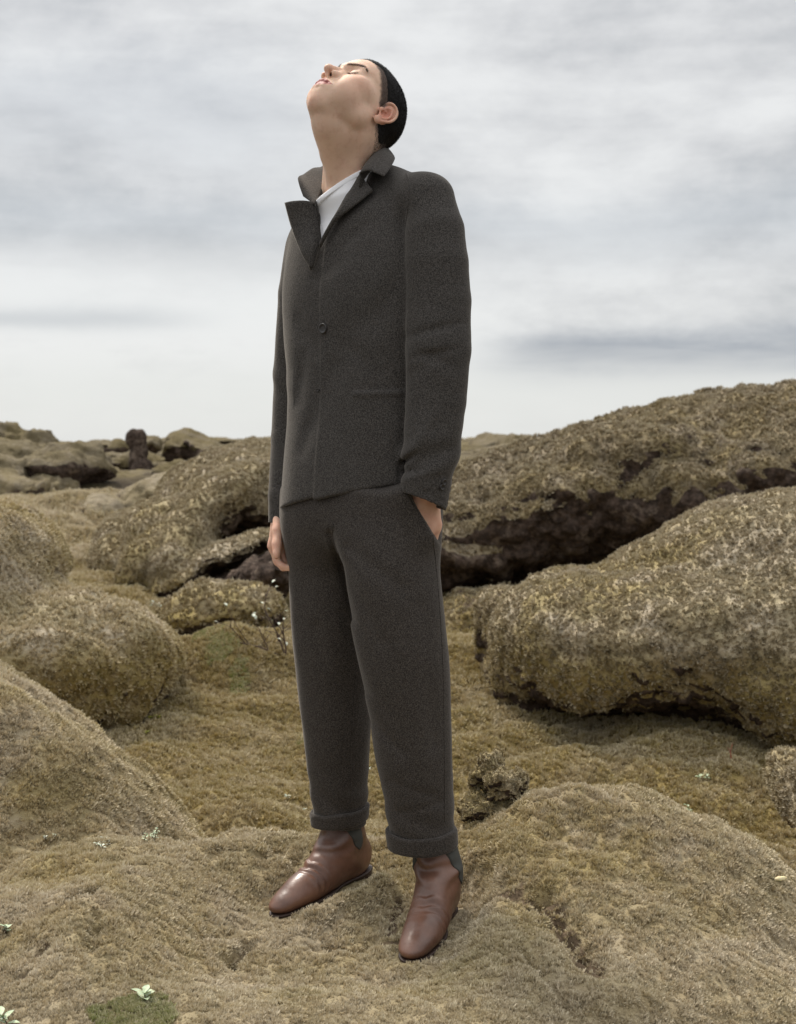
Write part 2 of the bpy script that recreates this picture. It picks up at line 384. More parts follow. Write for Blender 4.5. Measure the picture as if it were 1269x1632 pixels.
    if fine:
        nr = 1-sstep(Y, 6, 12)
        h = h+nr*(0.020*np.abs(perlin(p*6.3+.3))*(1-.5*ws)+.010*np.abs(perlin(p*14+2.3))-.010+0.006*fbm(p, 16., 3)+0.0025*fbm(p, 60., 2))+.02*(1-nr)*fbm(p, 3., 4)
    return h
ROWS = np.concatenate([np.exp(np.arange(math.log(.9), math.log(6.5), .0026)), np.exp(np.arange(math.log(6.5), math.log(30), .005)), np.exp(np.arange(math.log(30), math.log(1500), .02))])
def build_ground():
    T = np.linspace(-.62, .62, 720); Yg, Tg = np.meshgrid(ROWS, T, indexing='ij'); Xg = Tg*(Yg+.6)
    Z = ground_h(Xg, Yg); V = np.stack([Xg, Yg, Z], -1).reshape(-1, 3)
    nr, nc = Yg.shape; I = (np.arange(nr-1)[:, None]*nc+np.arange(nc-1)[None]).ravel()
    Q = np.stack([I, I+1, I+nc+1, I+nc], 1)
    o = mesh_np('ground', V, Q, M['ground'], attrs={'bare': bare_at(V[:, 0], V[:, 1])}); tag(o, kind='structure')
    # the same ground carried on around and behind the camera
    return o
build_ground()
# ------------------------------------------------------------------ moss tufts
def tuft_mesh(name, mat, seed, nb=9, spread=.40, wid=.115):
    r = random.Random(seed); V = []; Q = []; H = []
    for i in range(nb):
        a = r.uniform(0, 2*math.pi); rad = r.uniform(0, spread); bx, by = rad*math.cos(a), rad*math.sin(a)
        lean = r.uniform(.05, .55); hh = r.uniform(.55, 1.1); dx_, dy_ = math.cos(a+r.uniform(-.9, .9))*lean, math.sin(a+r.uniform(-.9, .9))*lean
        sx, sy = -math.sin(a+1)*wid, math.cos(a+1)*wid
        k = len(V)
        V += [(bx-sx, by-sy, -.25), (bx+sx, by+sy, -.25), (bx+dx_*.35-sx*1.1, by+dy_*.35-sy*1.1, hh*.5), (bx+dx_*.35+sx*1.1, by+dy_*.35+sy*1.1, hh*.5), (bx+dx_*.8+sx*.3, by+dy_*.8, hh*.92), (bx+dx_-sx*.3, by+dy_, hh)]
        H += [0, 0, .45, .45, .9, 1]; Q += [(k, k+1, k+3, k+2), (k+2, k+3, k+4, k+5)]
    me = bpy.data.meshes.new(name); me.from_pydata(V, [], Q); me.materials.append(mat)
    at = me.attributes.new('h', 'FLOAT', 'POINT'); at.data.foreach_set('value', H)
    return bpy.data.objects.new(name, me)       # a source shape, never linked: it only feeds the node tree
def gn_scatter(src):
    g = bpy.data.node_groups.new('moss_scatter', 'GeometryNodeTree')
    g.interface.new_socket('Geometry', in_out='INPUT', socket_type='NodeSocketGeometry')
    g.interface.new_socket('Geometry', in_out='OUTPUT', socket_type='NodeSocketGeometry')
    N = g.nodes; L = g.links; gi = N.new('NodeGroupInput'); go = N.new('NodeGroupOutput')
    iop = N.new('GeometryNodeInstanceOnPoints'); L.new(gi.outputs[0], iop.inputs['Points'])
    g2i = N.new('GeometryNodeGeometryToInstance')
    for s in src:
        oi = N.new('GeometryNodeObjectInfo'); oi.inputs['Object'].default_value = s; L.new(oi.outputs['Geometry'], g2i.inputs[0])
    L.new(g2i.outputs[0], iop.inputs['Instance']); iop.inputs['Pick Instance'].default_value = True
    def na(nm, tp):
        a = N.new('GeometryNodeInputNamedAttribute'); a.data_type = tp; a.inputs[0].default_value = nm; return a.outputs[0]
    rv = N.new('FunctionNodeRandomValue'); rv.data_type = 'INT'; rv.inputs[4].default_value = 0; rv.inputs[5].default_value = len(src)-1
    L.new(rv.outputs[2], iop.inputs['Instance Index'])
    e2r = N.new('FunctionNodeEulerToRotation'); L.new(na('rot', 'FLOAT_VECTOR'), e2r.inputs[0]); L.new(e2r.outputs[0], iop.inputs['Rotation'])
    L.new(na('scl', 'FLOAT'), iop.inputs['Scale']); L.new(iop.outputs[0], go.inputs[0])
    return g
SRC = {k: [tuft_mesh('tuft_source', M[m], 10*i+j, *a) for j in range(4)] for i, (k, m, a) in enumerate((('g', 'tuft', ()), ('r', 'tuft_rock', ()), ('n', 'tuft_green', (16, .5, .11)), ('d', 'tuft_dark', ())))}
GN = {k: gn_scatter(v) for k, v in SRC.items()}
def scatter(name, pts, nrm, scl, kind='g', parent=None, jitter=.35):
    n = len(pts); z = nrm+rng.normal(size=(n, 3))*jitter*.5; z[:, 2] += .25; z /= np.linalg.norm(z, axis=1)[:, None]
    ang = rng.uniform(0, 2*np.pi, n); t = np.stack([np.cos(ang), np.sin(ang), 0*ang], 1)
    x = t-(t*z).sum(1)[:, None]*z; x /= np.linalg.norm(x, axis=1)[:, None]; y = np.cross(z, x)
    rot = np.stack([np.arctan2(y[:, 2], z[:, 2]), -np.arcsin(np.clip(x[:, 2], -1, 1)), np.arctan2(x[:, 1], x[:, 0])], 1)
    V = np.asarray(pts, np.float32); off = np.zeros(3)
    if parent is not None: off = np.array(parent.location)
    me = bpy.data.meshes.new(name); me.vertices.add(n); me.vertices.foreach_set('co', (V-off).astype(np.float32).ravel())
    for nm, tp, a in (('rot', 'FLOAT_VECTOR', rot), ('scl', 'FLOAT', scl)):
        at = me.attributes.new(nm, tp, 'POINT'); at.data.foreach_set('vector' if a.ndim == 2 else 'value', np.asarray(a, np.float32).ravel())
    o = link(bpy.data.objects.new(name, me), parent); md = o.modifiers.new('tufts', 'NODES'); md.node_group = GN[kind]; o['kind'] = 'stuff'
    return o
def in_boot(X, Y):
    m = np.zeros(X.shape, bool)
    for a, b in (NEAR_BOOT, FAR_BOOT): m |= seg_d(X, Y, a[:2], b[:2])[0] < .040
    return m
def ground_moss(n=1000000, y0=2.0, y1=13.0):
    Y = np.exp(rng.uniform(math.log(y0), math.log(y1), n)); X = rng.uniform(-1, 1, n)*(.285*Y+.60)
    e = .012*Y/3; h0 = ground_h(X, Y); hx = ground_h(X+e, Y, False)-ground_h(X-e, Y, False); hy = ground_h(X, Y+e, False)-ground_h(X, Y-e, False)
    nr = np.stack([-hx/(2*e), -hy/(2*e), np.ones(n)], 1); nr /= np.linalg.norm(nr, axis=1)[:, None]
    keep = (rng.uniform(size=n) > bare_at(X, Y)*.75) & (rng.uniform(size=n) < np.clip(.62/nr[:, 2], .6, 1)) & ~in_boot(X, Y)
    facing = (nr[:, 1]*Y+nr[:, 0]*X+nr[:, 2]*(h0-EYE)) < .25*Y; keep &= facing
    X, Y, h0, nr = X[keep], Y[keep], h0[keep], nr[keep]; n = len(X)
    p = np.stack([X, Y, h0], 1); g_ = fbm(p, 34., 2); clump = .6+.75*np.clip(g_+.5, 0, 1); kp = (g_ > -.30) | (rng.uniform(size=n) < .35); p, nr, clump, X, Y = p[kp], nr[kp], clump[kp], X[kp], Y[kp]; n = len(X)
    s = .00225*(Y+.5)*rng.uniform(.7, 1.3, n)*clump
    return scatter('moss', p-nr*0.001, nr, s, 'g')
gm = ground_moss(); tag(gm, kind='stuff')
# ------------------------------------------------------------------ lava boulders under moss
def tilt_axes(deg, yaw=0.0):
    t = R(deg); a = np.array([math.cos(t), 0, math.sin(t)]); b = np.array([0, 1.0, 0]); c_ = np.array([-math.sin(t), 0, math.cos(t)])
    cy, sy = math.cos(R(yaw)), math.sin(R(yaw)); Rz = np.array([[cy, -sy, 0], [sy, cy, 0], [0, 0, 1]])
    return np.stack([Rz@a, Rz@b, Rz@c_])
def rock(name, parts, label, cat='boulder', res=None, amp=.05, fr=1.6, ridge=.015, mossy=1.0, k=.12, fuzz=True, cuts=(), bare_front=0.0, group=None, kindm='r', rk=1.0, fz=1.0, crumb=0.0, rg=1.0, mat='rock'):
    Ym = min(q[2] for q in parts); res = res or Ym*.0023
    C = [P(q[0], q[1], q[2]) for q in parts]; S = [np.array([q[3]/F*q[2], q[5], q[4]/F*q[2]]) for q in parts]
    ax = [tilt_axes(q[6], q[7] if len(q) > 7 else 0) for q in parts]
    lo = np.min([c-np.abs(a.T)@s for c, s, a in zip(C, S, ax)], 0)-.12; hi = np.max([c+np.abs(a.T)@s for c, s, a in zip(C, S, ax)], 0)+.12
    Fd = Field(*[np.arange(l, h, res) for l, h in zip(lo, hi)])
    for c, s, a in zip(C, S, ax): Fd.ell(c, s, a, k=k*Ym/6, m=.2)
    for q in cuts: Fd.ell(P(*q[:3]), (q[3]/F*q[2], q[5], q[4]/F*q[2]), tilt_axes(q[6]), k=.08*Ym/6, mode='cut', m=.2)
    V, Q = Fd.mesh(); V = vsmooth(V, Q, 2); N = normals(V, Q)
    s = Ym/6
    d_ = amp*s*fbm(V, fr/s, 3)-ridge*s*np.clip(1-np.abs(perlin(V*np.array([1.4, 1.4, 2.4])*fr/s*.8+5.5))*3, 0, 1)**2+.014*rg*s*fbm(V, 9/s, 4, .6)
    if crumb: d_ = d_+crumb*(fbm(V, 38, 3, .6)+.7*(.4-np.abs(perlin(V*55))*1.6))
    V = V+N*d_[:, None]; N = normals(V, Q)
    ms = sstep(N[:, 2]+.5*fbm(V, 2.2/s, 3)-bare_front*(-N[:, 1])*.9, -.75, -.15)*mossy if mossy > 0 else np.zeros(len(V))
    cr = ((.5-ms)[:, None]*0)  # bare lava is rougher than mossed lava
    rough = rk*(1-ms)*(.030*s*fbm(V, 6/s, 5, .65)+.02*s*(.5-np.abs(perlin(V*11/s))*1.6)); V = V+N*rough[:, None]
    c0 = V.mean(0); c0[2] = V[:, 2].min()
    multi = fuzz and mossy > 0
    o = mesh_np(name, V, Q, M[mat], None, attrs={'moss': ms})
    me = o.data; me.transform(Matrix.Translation(-Vector(c0))); o.location = c0
    tag(o, label, cat, group)
    if multi:
        tri = np.concatenate([Q[:, [0, 1, 2]], Q[:, [0, 2, 3]]]); A, B, C_ = V[tri[:, 0]], V[tri[:, 1]], V[tri[:, 2]]
        cr = np.cross(B-A, C_-A); ar = np.linalg.norm(cr, axis=1)/2; fn = cr/np.maximum(2*ar, 1e-12)[:, None]
        ctr = (A+B+C_)/3; mm = ms[tri].mean(1)
        vis = ((fn*(ctr-np.array([0, 0, 1.0]))).sum(1) < .3*ctr[:, 1]) & (np.abs(ctr[:, 0]) < .30*ctr[:, 1]+.6) & (mm > .35)
        wt = ar*vis*np.clip(mm*1.3, 0, 1)/ctr[:, 1]**2; tot = wt.sum(); n = int(min(tot/(.0021*fz)**2*.9, 130000))
        if n > 50:
            f = rng.choice(len(tri), n, p=wt/tot); u = rng.uniform(size=(n, 2)); fl = u.sum(1) > 1; u[fl] = 1-u[fl]
            pt = A[f]+(B[f]-A[f])*u[:, :1]+(C_[f]-A[f])*u[:, 1:]
            scatter('moss', pt-fn[f]*.001, fn[f], .0021*fz*pt[:, 1]*rng.uniform(.7, 1.4, n), kindm, o)
    return o
# part = (px, py, Y, half width px, half height px, half depth m, tilt deg [, yaw])
rock('boulder', [(1085, 985, 6.1, 265, 118, .85, 14), (1290, 950, 6.3, 260, 175, 1.0, 10), (885, 995, 6.0, 85, 60, .38, 10), (1255, 1085, 5.6, 125, 105, .5, -8), (985, 1060, 5.9, 110, 75, .45, -18)],
     'huge rounded boulder shaggy with tan moss at the right edge, hollow dark gap under it', amp=.05, ridge=.015, bare_front=-.7, fz=1.0, k=.26, rg=1.5, cuts=[(1050, 1200, 5.5, 150, 66, .6, -6)])
rock('boulder', [(842, 1062, 6.25, 52, 88, .3, 4), (800, 1000, 6.5, 45, 60, .3, 0)], 'low dark brown rock propping the left end of the huge mossy boulder', mossy=.55, bare_front=.4, amp=.06)
rock('rock_ridge', [(1140, 765, 9.2, 330, 112, 1.2, 12), (845, 815, 8.9, 190, 92, .9, 15), (1205, 700, 9.6, 135, 78, .9, 6), (985, 735, 9.3, 140, 72, .9, 10), (1330, 745, 9.4, 150, 100, 1.1, -6), (740, 860, 8.8, 90, 62, .7, 20)],
     'long dark ridge of lava climbing to the right behind the huge mossy boulder', 'rock ridge', amp=.08, bare_front=1.0, ridge=.02, k=.2, mat='rock_dark', kindm='d', rg=1.6, cuts=[(830, 960, 8.0, 110, 45, .7, 14)])
rock('boulder', [(735, 985, 8.2, 75, 48, .5, 4), (790, 975, 8.4, 50, 40, .4, 0)], 'blackish lava rock in the hollow under the dark ridge, right of the trousers', mossy=.5, bare_front=.5, amp=.09)
rock('boulder', [(1290, 1265, 4.1, 62, 66, .22, 0), (1265, 1230, 4.15, 42, 30, .18, -10)], 'dark lava knob capped with grey moss at the right edge below the huge boulder', mossy=.8, bare_front=.9, amp=.09, fz=1.3)
rock('boulder', [(-25, 915, 6.2, 112, 118, .6, -12), (40, 1060, 5.9, 150, 118, .55, -4), (160, 1050, 6.0, 90, 78, .45, -8), (225, 1050, 6.2, 60, 50, .35, -10)],
     'bulging pale tan moss mound at the left edge above the slope', 'mossy mound', amp=.06, bare_front=-1.5, fz=1.2, kindm='g', k=.2)
rock('lava_outcrop', [(315, 830, 9.6, 155, 50, .8, 34), (345, 893, 8.6, 122, 32, .35, 27), (226, 908, 8.9, 40, 60, .35, -22), (278, 905, 8.75, 36, 62, .35, -18), (385, 775, 10.6, 130, 62, .9, 12), (440, 800, 10.0, 90, 70, .8, 5), (255, 850, 9.3, 50, 50, .4, 30), (190, 900, 9.6, 45, 40, .4, -10), (300, 860, 9.0, 60, 36, .4, 40), (330, 905, 8.9, 44, 50, .35, -14), (210, 860, 10.2, 60, 40, .5, 20)],
     'large outcrop of drooping olive moss lobes between the left mound and the man', 'lava outcrop', amp=.05, ridge=.02, bare_front=-.25, fz=.9, k=.035)
rock('boulder', [(428, 915, 8.3, 62, 48, .35, 30), (375, 915, 8.4, 50, 26, .3, 25)], 'black craggy lava rock beside the hanging hand', mossy=.12, bare_front=.8, amp=.1)
rock('boulder', [(375, 968, 7.4, 80, 52, .4, -6), (305, 985, 7.3, 50, 26, .3, 0)], 'small hummock with bright green moss patches just left of the knees', 'hummock', mossy=.9, amp=.06, fz=1.2)
rock('boulder', [(165, 820, 12.0, 28, 26, .3, -10), (190, 815, 12.3, 26, 16, .3, 0)], 'round dark overhanging boulder alone in the mid distance on the left', amp=.05, bare_front=.5, fuzz=False)
rock('lava_pillar', [(220, 728, 20, 11, 44, .13, -7), (212, 700, 20, 9, 14, .10, 0), (224, 700, 20, 7, 9, .10, 0), (230, 758, 19.9, 20, 24, .2, 8)], 'upright bare lava pillar standing against the sky on the left', 'lava pillar', mossy=.15, amp=.02, fuzz=False, k=.015, res=.022, ridge=.005, rk=.25, rg=.4)
far_l = ['dark pointed rock just right of the lava pillar on the skyline', 'broad olive mossed rock with rounded back on the left skyline',
         'low rounded rock left of the lava pillar on the skyline', 'small round rock farthest left on the left skyline', 'long mossed rock whose back runs behind the hanging sleeve',
         'rounded mossed rock on the skyline right of the pocketed hand']
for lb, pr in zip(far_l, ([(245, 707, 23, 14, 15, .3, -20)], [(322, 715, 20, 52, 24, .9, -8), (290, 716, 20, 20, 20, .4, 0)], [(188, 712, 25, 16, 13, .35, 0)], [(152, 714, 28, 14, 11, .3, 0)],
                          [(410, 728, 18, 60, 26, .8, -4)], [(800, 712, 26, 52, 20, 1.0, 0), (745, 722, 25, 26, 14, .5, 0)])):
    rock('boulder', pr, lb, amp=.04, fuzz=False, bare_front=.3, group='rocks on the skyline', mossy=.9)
_Y = np.arange(2.6, 3.46, .01); _i = np.nonzero(EYE-(1286-HOR)/F*_Y < ground_h((790-CX)/F*_Y, _Y, False))[0]; cy_ = float(_Y[_i[0]] if len(_i) else 3.46)
rock('lava_chunk', [(q[0], q[1], q[2]-3.42+cy_)+q[3:] for q in [(776, 1230, 3.44, 18, 24, .03, -14), (806, 1252, 3.38, 30, 24, .045, -12), (757, 1246, 3.44, 8, 18, .02, 0), (790, 1210, 3.45, 7, 7, .012, 0), (776, 1285, 3.40, 46, 18, .05, 4), (826, 1238, 3.39, 11, 10, .02, 0)]],
     'small crumbly chunk of dark lava on the mound behind the nearer boot', 'lava chunk', amp=.012, fr=1.2, ridge=.01, mossy=.9, bare_front=.1, k=.012, res=.0026, fz=.8, crumb=.010)

# the lava field: hummocks of mossed lava all the way to the horizon
protos = []
for i, pr in enumerate(([(120, 800, 14, 60, 26, .55, -6), (150, 790, 14.2, 30, 22, .4, 10)], [(60, 790, 14.5, 50, 24, .6, 8), (30, 800, 14.3, 26, 18, .4, 0)],
                        [(330, 765, 16, 46, 26, .5, 12), (350, 752, 16.2, 22, 22, .3, 0), (300, 772, 16, 24, 16, .3, 0)], [(70, 748, 20, 50, 22, .8, 4), (110, 744, 20, 26, 20, .4, -12)])):
    protos.append(rock('lava_hummock', pr, 'mossed lava hummock among many alike in the far field', 'hummock', res=.04, amp=.09, rg=2.6, fuzz=False, bare_front=.6, group='lava hummocks reaching to the horizon', k=.08))
hr = np.random.default_rng(3)
for i in range(300):
    Y = math.exp(hr.uniform(math.log(12.5), math.log(75))); X = hr.uniform(-.31, .20)*Y
    if X/Y > -.105 and Y < 17: continue
    if Y > 30 and X/Y > .12: continue
    if -.21 < X/Y < -.155 and Y < 21: continue
    s_ = hr.uniform(.35, 1.0)*(1+.020*(Y-12)); gz = float(ground_h(np.array([X]), np.array([Y]), False)[0]); sz = min(.55+(Y-12)*.035, max(.4, (EYE+Y*hr.uniform(-.030, -.0005)-gz+.1)/.34)); o_ = protos[i % 4].copy(); SC.collection.objects.link(o_)
    o_.location = (X, Y, gz-.1); o_.scale = (s_*hr.uniform(.9, 1.6), s_, sz); o_.rotation_euler = (0, 0, hr.uniform(0, 6.28))
# ================================================================== the man
PSI = R(42.0); LF = np.array([math.cos(PSI), -math.sin(PSI), 0]); FW = np.array([-math.sin(PSI), -math.cos(PSI), 0])
person = empty('person', (-.02, 3.1, 0.0))
tag(person, 'young man in charcoal wool suit standing on the moss mound with head thrown back', 'person')
def wool(name, base, warm):
    m, n, b = new_mat(name)
    co = n.new('ShaderNodeTexCoord').outputs['Object']
    a = n.noise(co, 420, 2, .6); c_ = n.noise(co, 150, 3, .6); e = n.noise(n.scale(co, (1, 1, .35)), 1100, 1, .5)
    col = n.mixc(n.smooth(a, .30, .70), tuple(x*.45 for x in base), tuple(x*1.55 for x in base))
    col = n.mixc(n.math('MULTIPLY', n.smooth(c_, .5, .75), .45), col, warm)
    col = n.mixc(n.math('MULTIPLY', n.smooth(e, .6, .72), .55), col, tuple(min(1, x*3.4) for x in base))
    n.link(col, b.inputs['Base Color']); b.inputs['Roughness'].default_value = .95; b.inputs['Specular IOR Level'].default_value = .1
    b.inputs['Sheen Weight'].default_value = .30; b.inputs['Sheen Roughness'].default_value = .35; b.inputs['Sheen Tint'].default_value = (.75, .70, .64, 1)
    nb = bump(n, c_, .22, .003); nb = bump(n, a, .4, .0015, nb); n.link(nb, b.inputs['Normal'])
    return m
M['jacket'] = wool('charcoal_felted_wool', (.052, .0475, .044), (.060, .050, .043))
M['trousers'] = wool('dark_brown_grey_wool', (.049, .0430, .039), (.055, .045, .037))
def skin_material():
    m, n, b = new_mat('skin')
    co = n.new('ShaderNodeTexCoord').outputs['Object']
    col = n.mixc(n.noise(co, 22, 3), (.68, .455, .33), (.72, .495, .365))
    col = n.mixc(n.math('MULTIPLY', attr(n, 'red'), .9), col, (.56, .19, .13))
    col = n.mixc(n.math('MULTIPLY', n.smooth(n.noise(co, 55, 4, .65), .45, .7), .35), col, (.50, .27, .19)); col = n.mixc(n.math('MULTIPLY', n.smooth(n.noise(co, 1200, 2), .55, .7), .10), col, (.30, .17, .12))
    col = n.mixc(attr(n, 'lip'), col, (.30, .085, .075))
    col = n.mixc(n.math('MULTIPLY', attr(n, 'beard'), .12), col, (.22, .17, .14))
    col = n.mixc(n.math('MULTIPLY', attr(n, 'scalp'), .88), col, (.050, .035, .030))
    n.link(col, b.inputs['Base Color'])
    b.inputs['Roughness'].default_value = .56; b.inputs['Subsurface Weight'].default_value = .22
    b.inputs['Subsurface Radius'].default_value = (1, .35, .18); b.inputs['Subsurface Scale'].default_value = .008
    b.inputs['Specular IOR Level'].default_value = .3
    nb = bump(n, n.noise(co, 700, 4, .7), .30, .0012); n.link(nb, b.inputs['Normal'])
    return m
M['skin'] = skin_material()
def plain(name, col, rough=.6, spec=.5, coat=0.0):
    m, n, b = new_mat(name); b.inputs['Base Color'].default_value = (*col, 1); b.inputs['Roughness'].default_value = rough
    b.inputs['Specular IOR Level'].default_value = spec; b.inputs['Coat Weight'].default_value = coat
    return m
M['hair'] = plain('short_dark_hair', (.006, .0045, .004), .6, .2)
M['hair_fade'] = plain('clipped_hair', (.028, .020, .017), .6, .3)
def cotton():
    m, n, b = new_mat('white_jersey'); co = n.new('ShaderNodeTexCoord').outputs['Object']
    n.link(n.mixc(n.noise(co, 60, 3), (.90, .90, .93), (.93, .93, .96)), b.inputs['Base Color']); b.inputs['Roughness'].default_value = .9
    n.link(bump(n, n.noise(n.scale(co, (1, 1, .3)), 700, 2), .3, .001), b.inputs['Normal']); b.inputs['Sheen Weight'].default_value = .2
    return m
M['shirt'] = cotton()
def leather():
    m, n, b = new_mat('brown_leather'); co = n.new('ShaderNodeTexCoord').outputs['Object']
    a = n.noise(co, 14, 4, .6); c_ = n.noise(co, 420, 3, .6)
    col = n.mixc(n.smooth(a, .35, .7), (.095, .045, .029), (.165, .080, .052))
    col = n.mixc(n.math('MULTIPLY', n.smooth(c_, .5, .7), .2), col, (.07, .03, .02))
    n.link(col, b.inputs['Base Color']); n.link(n.smooth(n.noise(co, 30, 3), .2, .8, .32, .50), b.inputs['Roughness'])
    nb = bump(n, n.noise(n.scale(co, (1, 1, 1)), 60, 3, .5), .25, .004); nb = bump(n, c_, .12, .001, nb); n.link(nb, b.inputs['Normal'])
    b.inputs['Coat Weight'].default_value = .10; b.inputs['Coat Roughness'].default_value = .25
    return m
M['leather'] = leather(); M['sole'] = plain('dark_sole', (.035, .018, .012), .6)
def elastic():
    m, n, b = new_mat('elastic_side_panel'); co = n.new('ShaderNodeTexCoord').outputs['Object']
    wv = n.new('ShaderNodeTexWave'); n.link(n.scale(co, (0.8, 0.6, .05)), wv.inputs[0]); wv.inputs['Scale'].default_value = 180; wv.inputs['Distortion'].default_value = .4
    n.link(n.mixc(wv.outputs[1], (.030, .030, .026), (.060, .060, .052)), b.inputs['Base Color']); b.inputs['Roughness'].default_value = .85
    n.link(bump(n, wv.outputs[1], .4, .001), b.inputs['Normal']); return m
M['elastic'] = elastic(); M['button'] = plain('dark_horn_button', (.022, .018, .016), .35); M['thread'] = plain('black_thread', (.006, .006, .006), .8)
# ------------------------------------------------------------------ stacks of rounded cross sections
def rings(tab, yaw=PSI):
    """tab rows: py, left px, right px, Y, depth/width ratio"""
    t = np.array(sorted([(EYE-(r[0]-HOR)/F*r[3], ((r[1]+r[2])/2-CX)/F*r[3], r[3], (r[2]-r[1])/2/F*r[3], r[4]) for r in tab]))
    c_, s_ = math.cos(yaw), math.sin(yaw)
    a = t[:, 3]/np.sqrt(c_*c_+(t[:, 4]*s_)**2)
    return dict(z=t[:, 0], cx=t[:, 1], cy=t[:, 2], a=a, b=a*t[:, 4], yaw=yaw)
def interp_s(x, xp, fp):     # smooth interpolation (Catmull-Rom like)
    xp = np.asarray(xp); fp = np.asarray(fp); m = np.gradient(fp, xp)
    i = np.clip(np.searchsorted(xp, x)-1, 0, len(xp)-2); h = xp[i+1]-xp[i]; t = np.clip((x-xp[i])/h, 0, 1)
    return (2*t**3-3*t*t+1)*fp[i]+(t**3-2*t*t+t)*h*m[i]+(-2*t**3+3*t*t)*fp[i+1]+(t**3-t*t)*h*m[i+1]
def ring_fn(rg, n=2.3, grow=0.0, z0=None, z1=None, rnd=0.02):
    def fn(X, Y, Z):
        zz = Z[0, 0]; cx = interp_s(zz, rg['z'], rg['cx']); cy = interp_s(zz, rg['z'], rg['cy']); a = interp_s(zz, rg['z'], rg['a'])+grow; b = interp_s(zz, rg['z'], rg['b'])+grow
        c_, s_ = math.cos(rg['yaw']), math.sin(rg['yaw'])
        u = (X-cx)*c_-(Y-cy)*s_; v = -(X-cx)*s_-(Y-cy)*c_
        rho = (np.abs(u/a)**n+np.abs(v/b)**n)**(1/n); p = np.sqrt(u*u+v*v)
        d = np.where(rho > 1e-4, p*(1-1/np.maximum(rho, 1e-4)), -np.minimum(a, b))
        lo = rg['z'][0] if z0 is None else z0; hi = rg['z'][-1] if z1 is None else z1
        dz_ = np.maximum(lo-Z, Z-hi)
        return smax(d, dz_, rnd) if rnd > 0 else np.maximum(d, dz_)
    return fn
def uv_of(rg, X, Y, Z):
    zz = Z[0, 0]; cx = interp_s(zz, rg['z'], rg['cx']); cy = interp_s(zz, rg['z'], rg['cy']); c_, s_ = math.cos(rg['yaw']), math.sin(rg['yaw'])
    return (X-cx)*c_-(Y-cy)*s_, -(X-cx)*s_-(Y-cy)*c_
def chain(Fd, pts, k=.01, mode='add', grow=0.0):
    for (a, ra), (b, rb) in zip(pts[:-1], pts[1:]): Fd.cap(a, b, ra+grow, rb+grow, k, mode)
def bvh(V, Q): return BVHTree.FromPolygons([tuple(v) for v in V.tolist()], [tuple(q) for q in Q.tolist()])
CAM0 = Vector((0, 0, EYE))
def surf(tree, px, py, off=0.0, fallback=3.0):
    d_ = Vector(P(px, py, 1.0))-CAM0; d_.normalize(); h = tree.ray_cast(CAM0, d_)
    if h[0] is None: return P(px, py, fallback), np.array([0, -1.0, 0])
    nn_ = h[1] if h[1].dot(d_) < 0 else -h[1]
    return np.array(h[0]+nn_*off), np.array(nn_)
def sheet(name, rows, mat, parent, thick=.004, nu=28, nv=10, puff=0.0):
    """a thick piece of cloth through rows of points"""
    rows = np.asarray(rows, float)
    def cr(a, n):
        m = len(a)-1; t = np.linspace(0, m, n); i = np.clip(t.astype(int), 0, m-1); f = (t-i)
        p0 = a[np.maximum(i-1, 0)]; p1 = a[i]; p2 = a[i+1]; p3 = a[np.minimum(i+2, m)]
        f = f.reshape((-1,)+(1,)*(a.ndim-1))
        return .5*((2*p1)+(-p0+p2)*f+(2*p0-5*p1+4*p2-p3)*f*f+(-p0+3*p1-3*p2+p3)*f**3)
    G = cr(rows, nu); G = np.swapaxes(cr(np.swapaxes(G, 0, 1), nv), 0, 1)
    du = np.gradient(G, axis=0); dv = np.gradient(G, axis=1); N = np.cross(du, dv); N /= np.maximum(np.linalg.norm(N, axis=2)[..., None], 1e-9)
    if puff:
        w_ = np.sin(np.linspace(0, np.pi, nu))[:, None]*np.sin(np.linspace(0, np.pi, nv))[None]; G = G+N*(puff*w_)[..., None]
    eu = np.minimum(np.arange(nu), np.arange(nu)[::-1])[:, None]; ev = np.minimum(np.arange(nv), np.arange(nv)[::-1])[None]
    th = thick/2*np.where(np.minimum(eu, ev) == 0, .45, 1.0)
    A = (G+N*th[..., None]).reshape(-1, 3); B = (G-N*th[..., None]).reshape(-1, 3); n_ = nu*nv
    I = (np.arange(nu-1)[:, None]*nv+np.arange(nv-1)[None]).ravel(); q1 = np.stack([I, I+nv, I+nv+1, I+1], 1); q2 = q1[:, ::-1]+n_
    bd = list(range(nv))+[i*nv+nv-1 for i in range(1, nu)]+[(nu-1)*nv+j for j in range(nv-2, -1, -1)]+[i*nv for i in range(nu-2, 0, -1)]
    q3 = np.array([[bd[i], bd[(i+1) % len(bd)], bd[(i+1) % len(bd)]+n_, bd[i]+n_] for i in range(len(bd))])
    return mesh_np(name, np.concatenate([A, B]), np.concatenate([q1, q2, q3]), mat, parent)
def ar(a, b, s): return np.arange(a, b, s)
# ------------------------------------------------------------------ head frame (fitted to the face in the photo)
HL = np.array([.7356, -.6766, -.0326]); HF = np.array([-.4079, -.4809, .7761]); HU = np.array([.5409, .5576, .6297])
HY = 3.04; HS = 1.008; HO = np.array([-.0889*.995*HY/3, HY, EYE+.6912*.995*HY/3])
def hp(x, y, z): return HO+HS*(x*HL+y*HF+z*HU)/1000
def hlocal(V):
    q = (V-HO)/HS*1000; return q@HL, q@HF, q@HU
HM = np.stack([HL, HF, HU])
mm = HS/1000
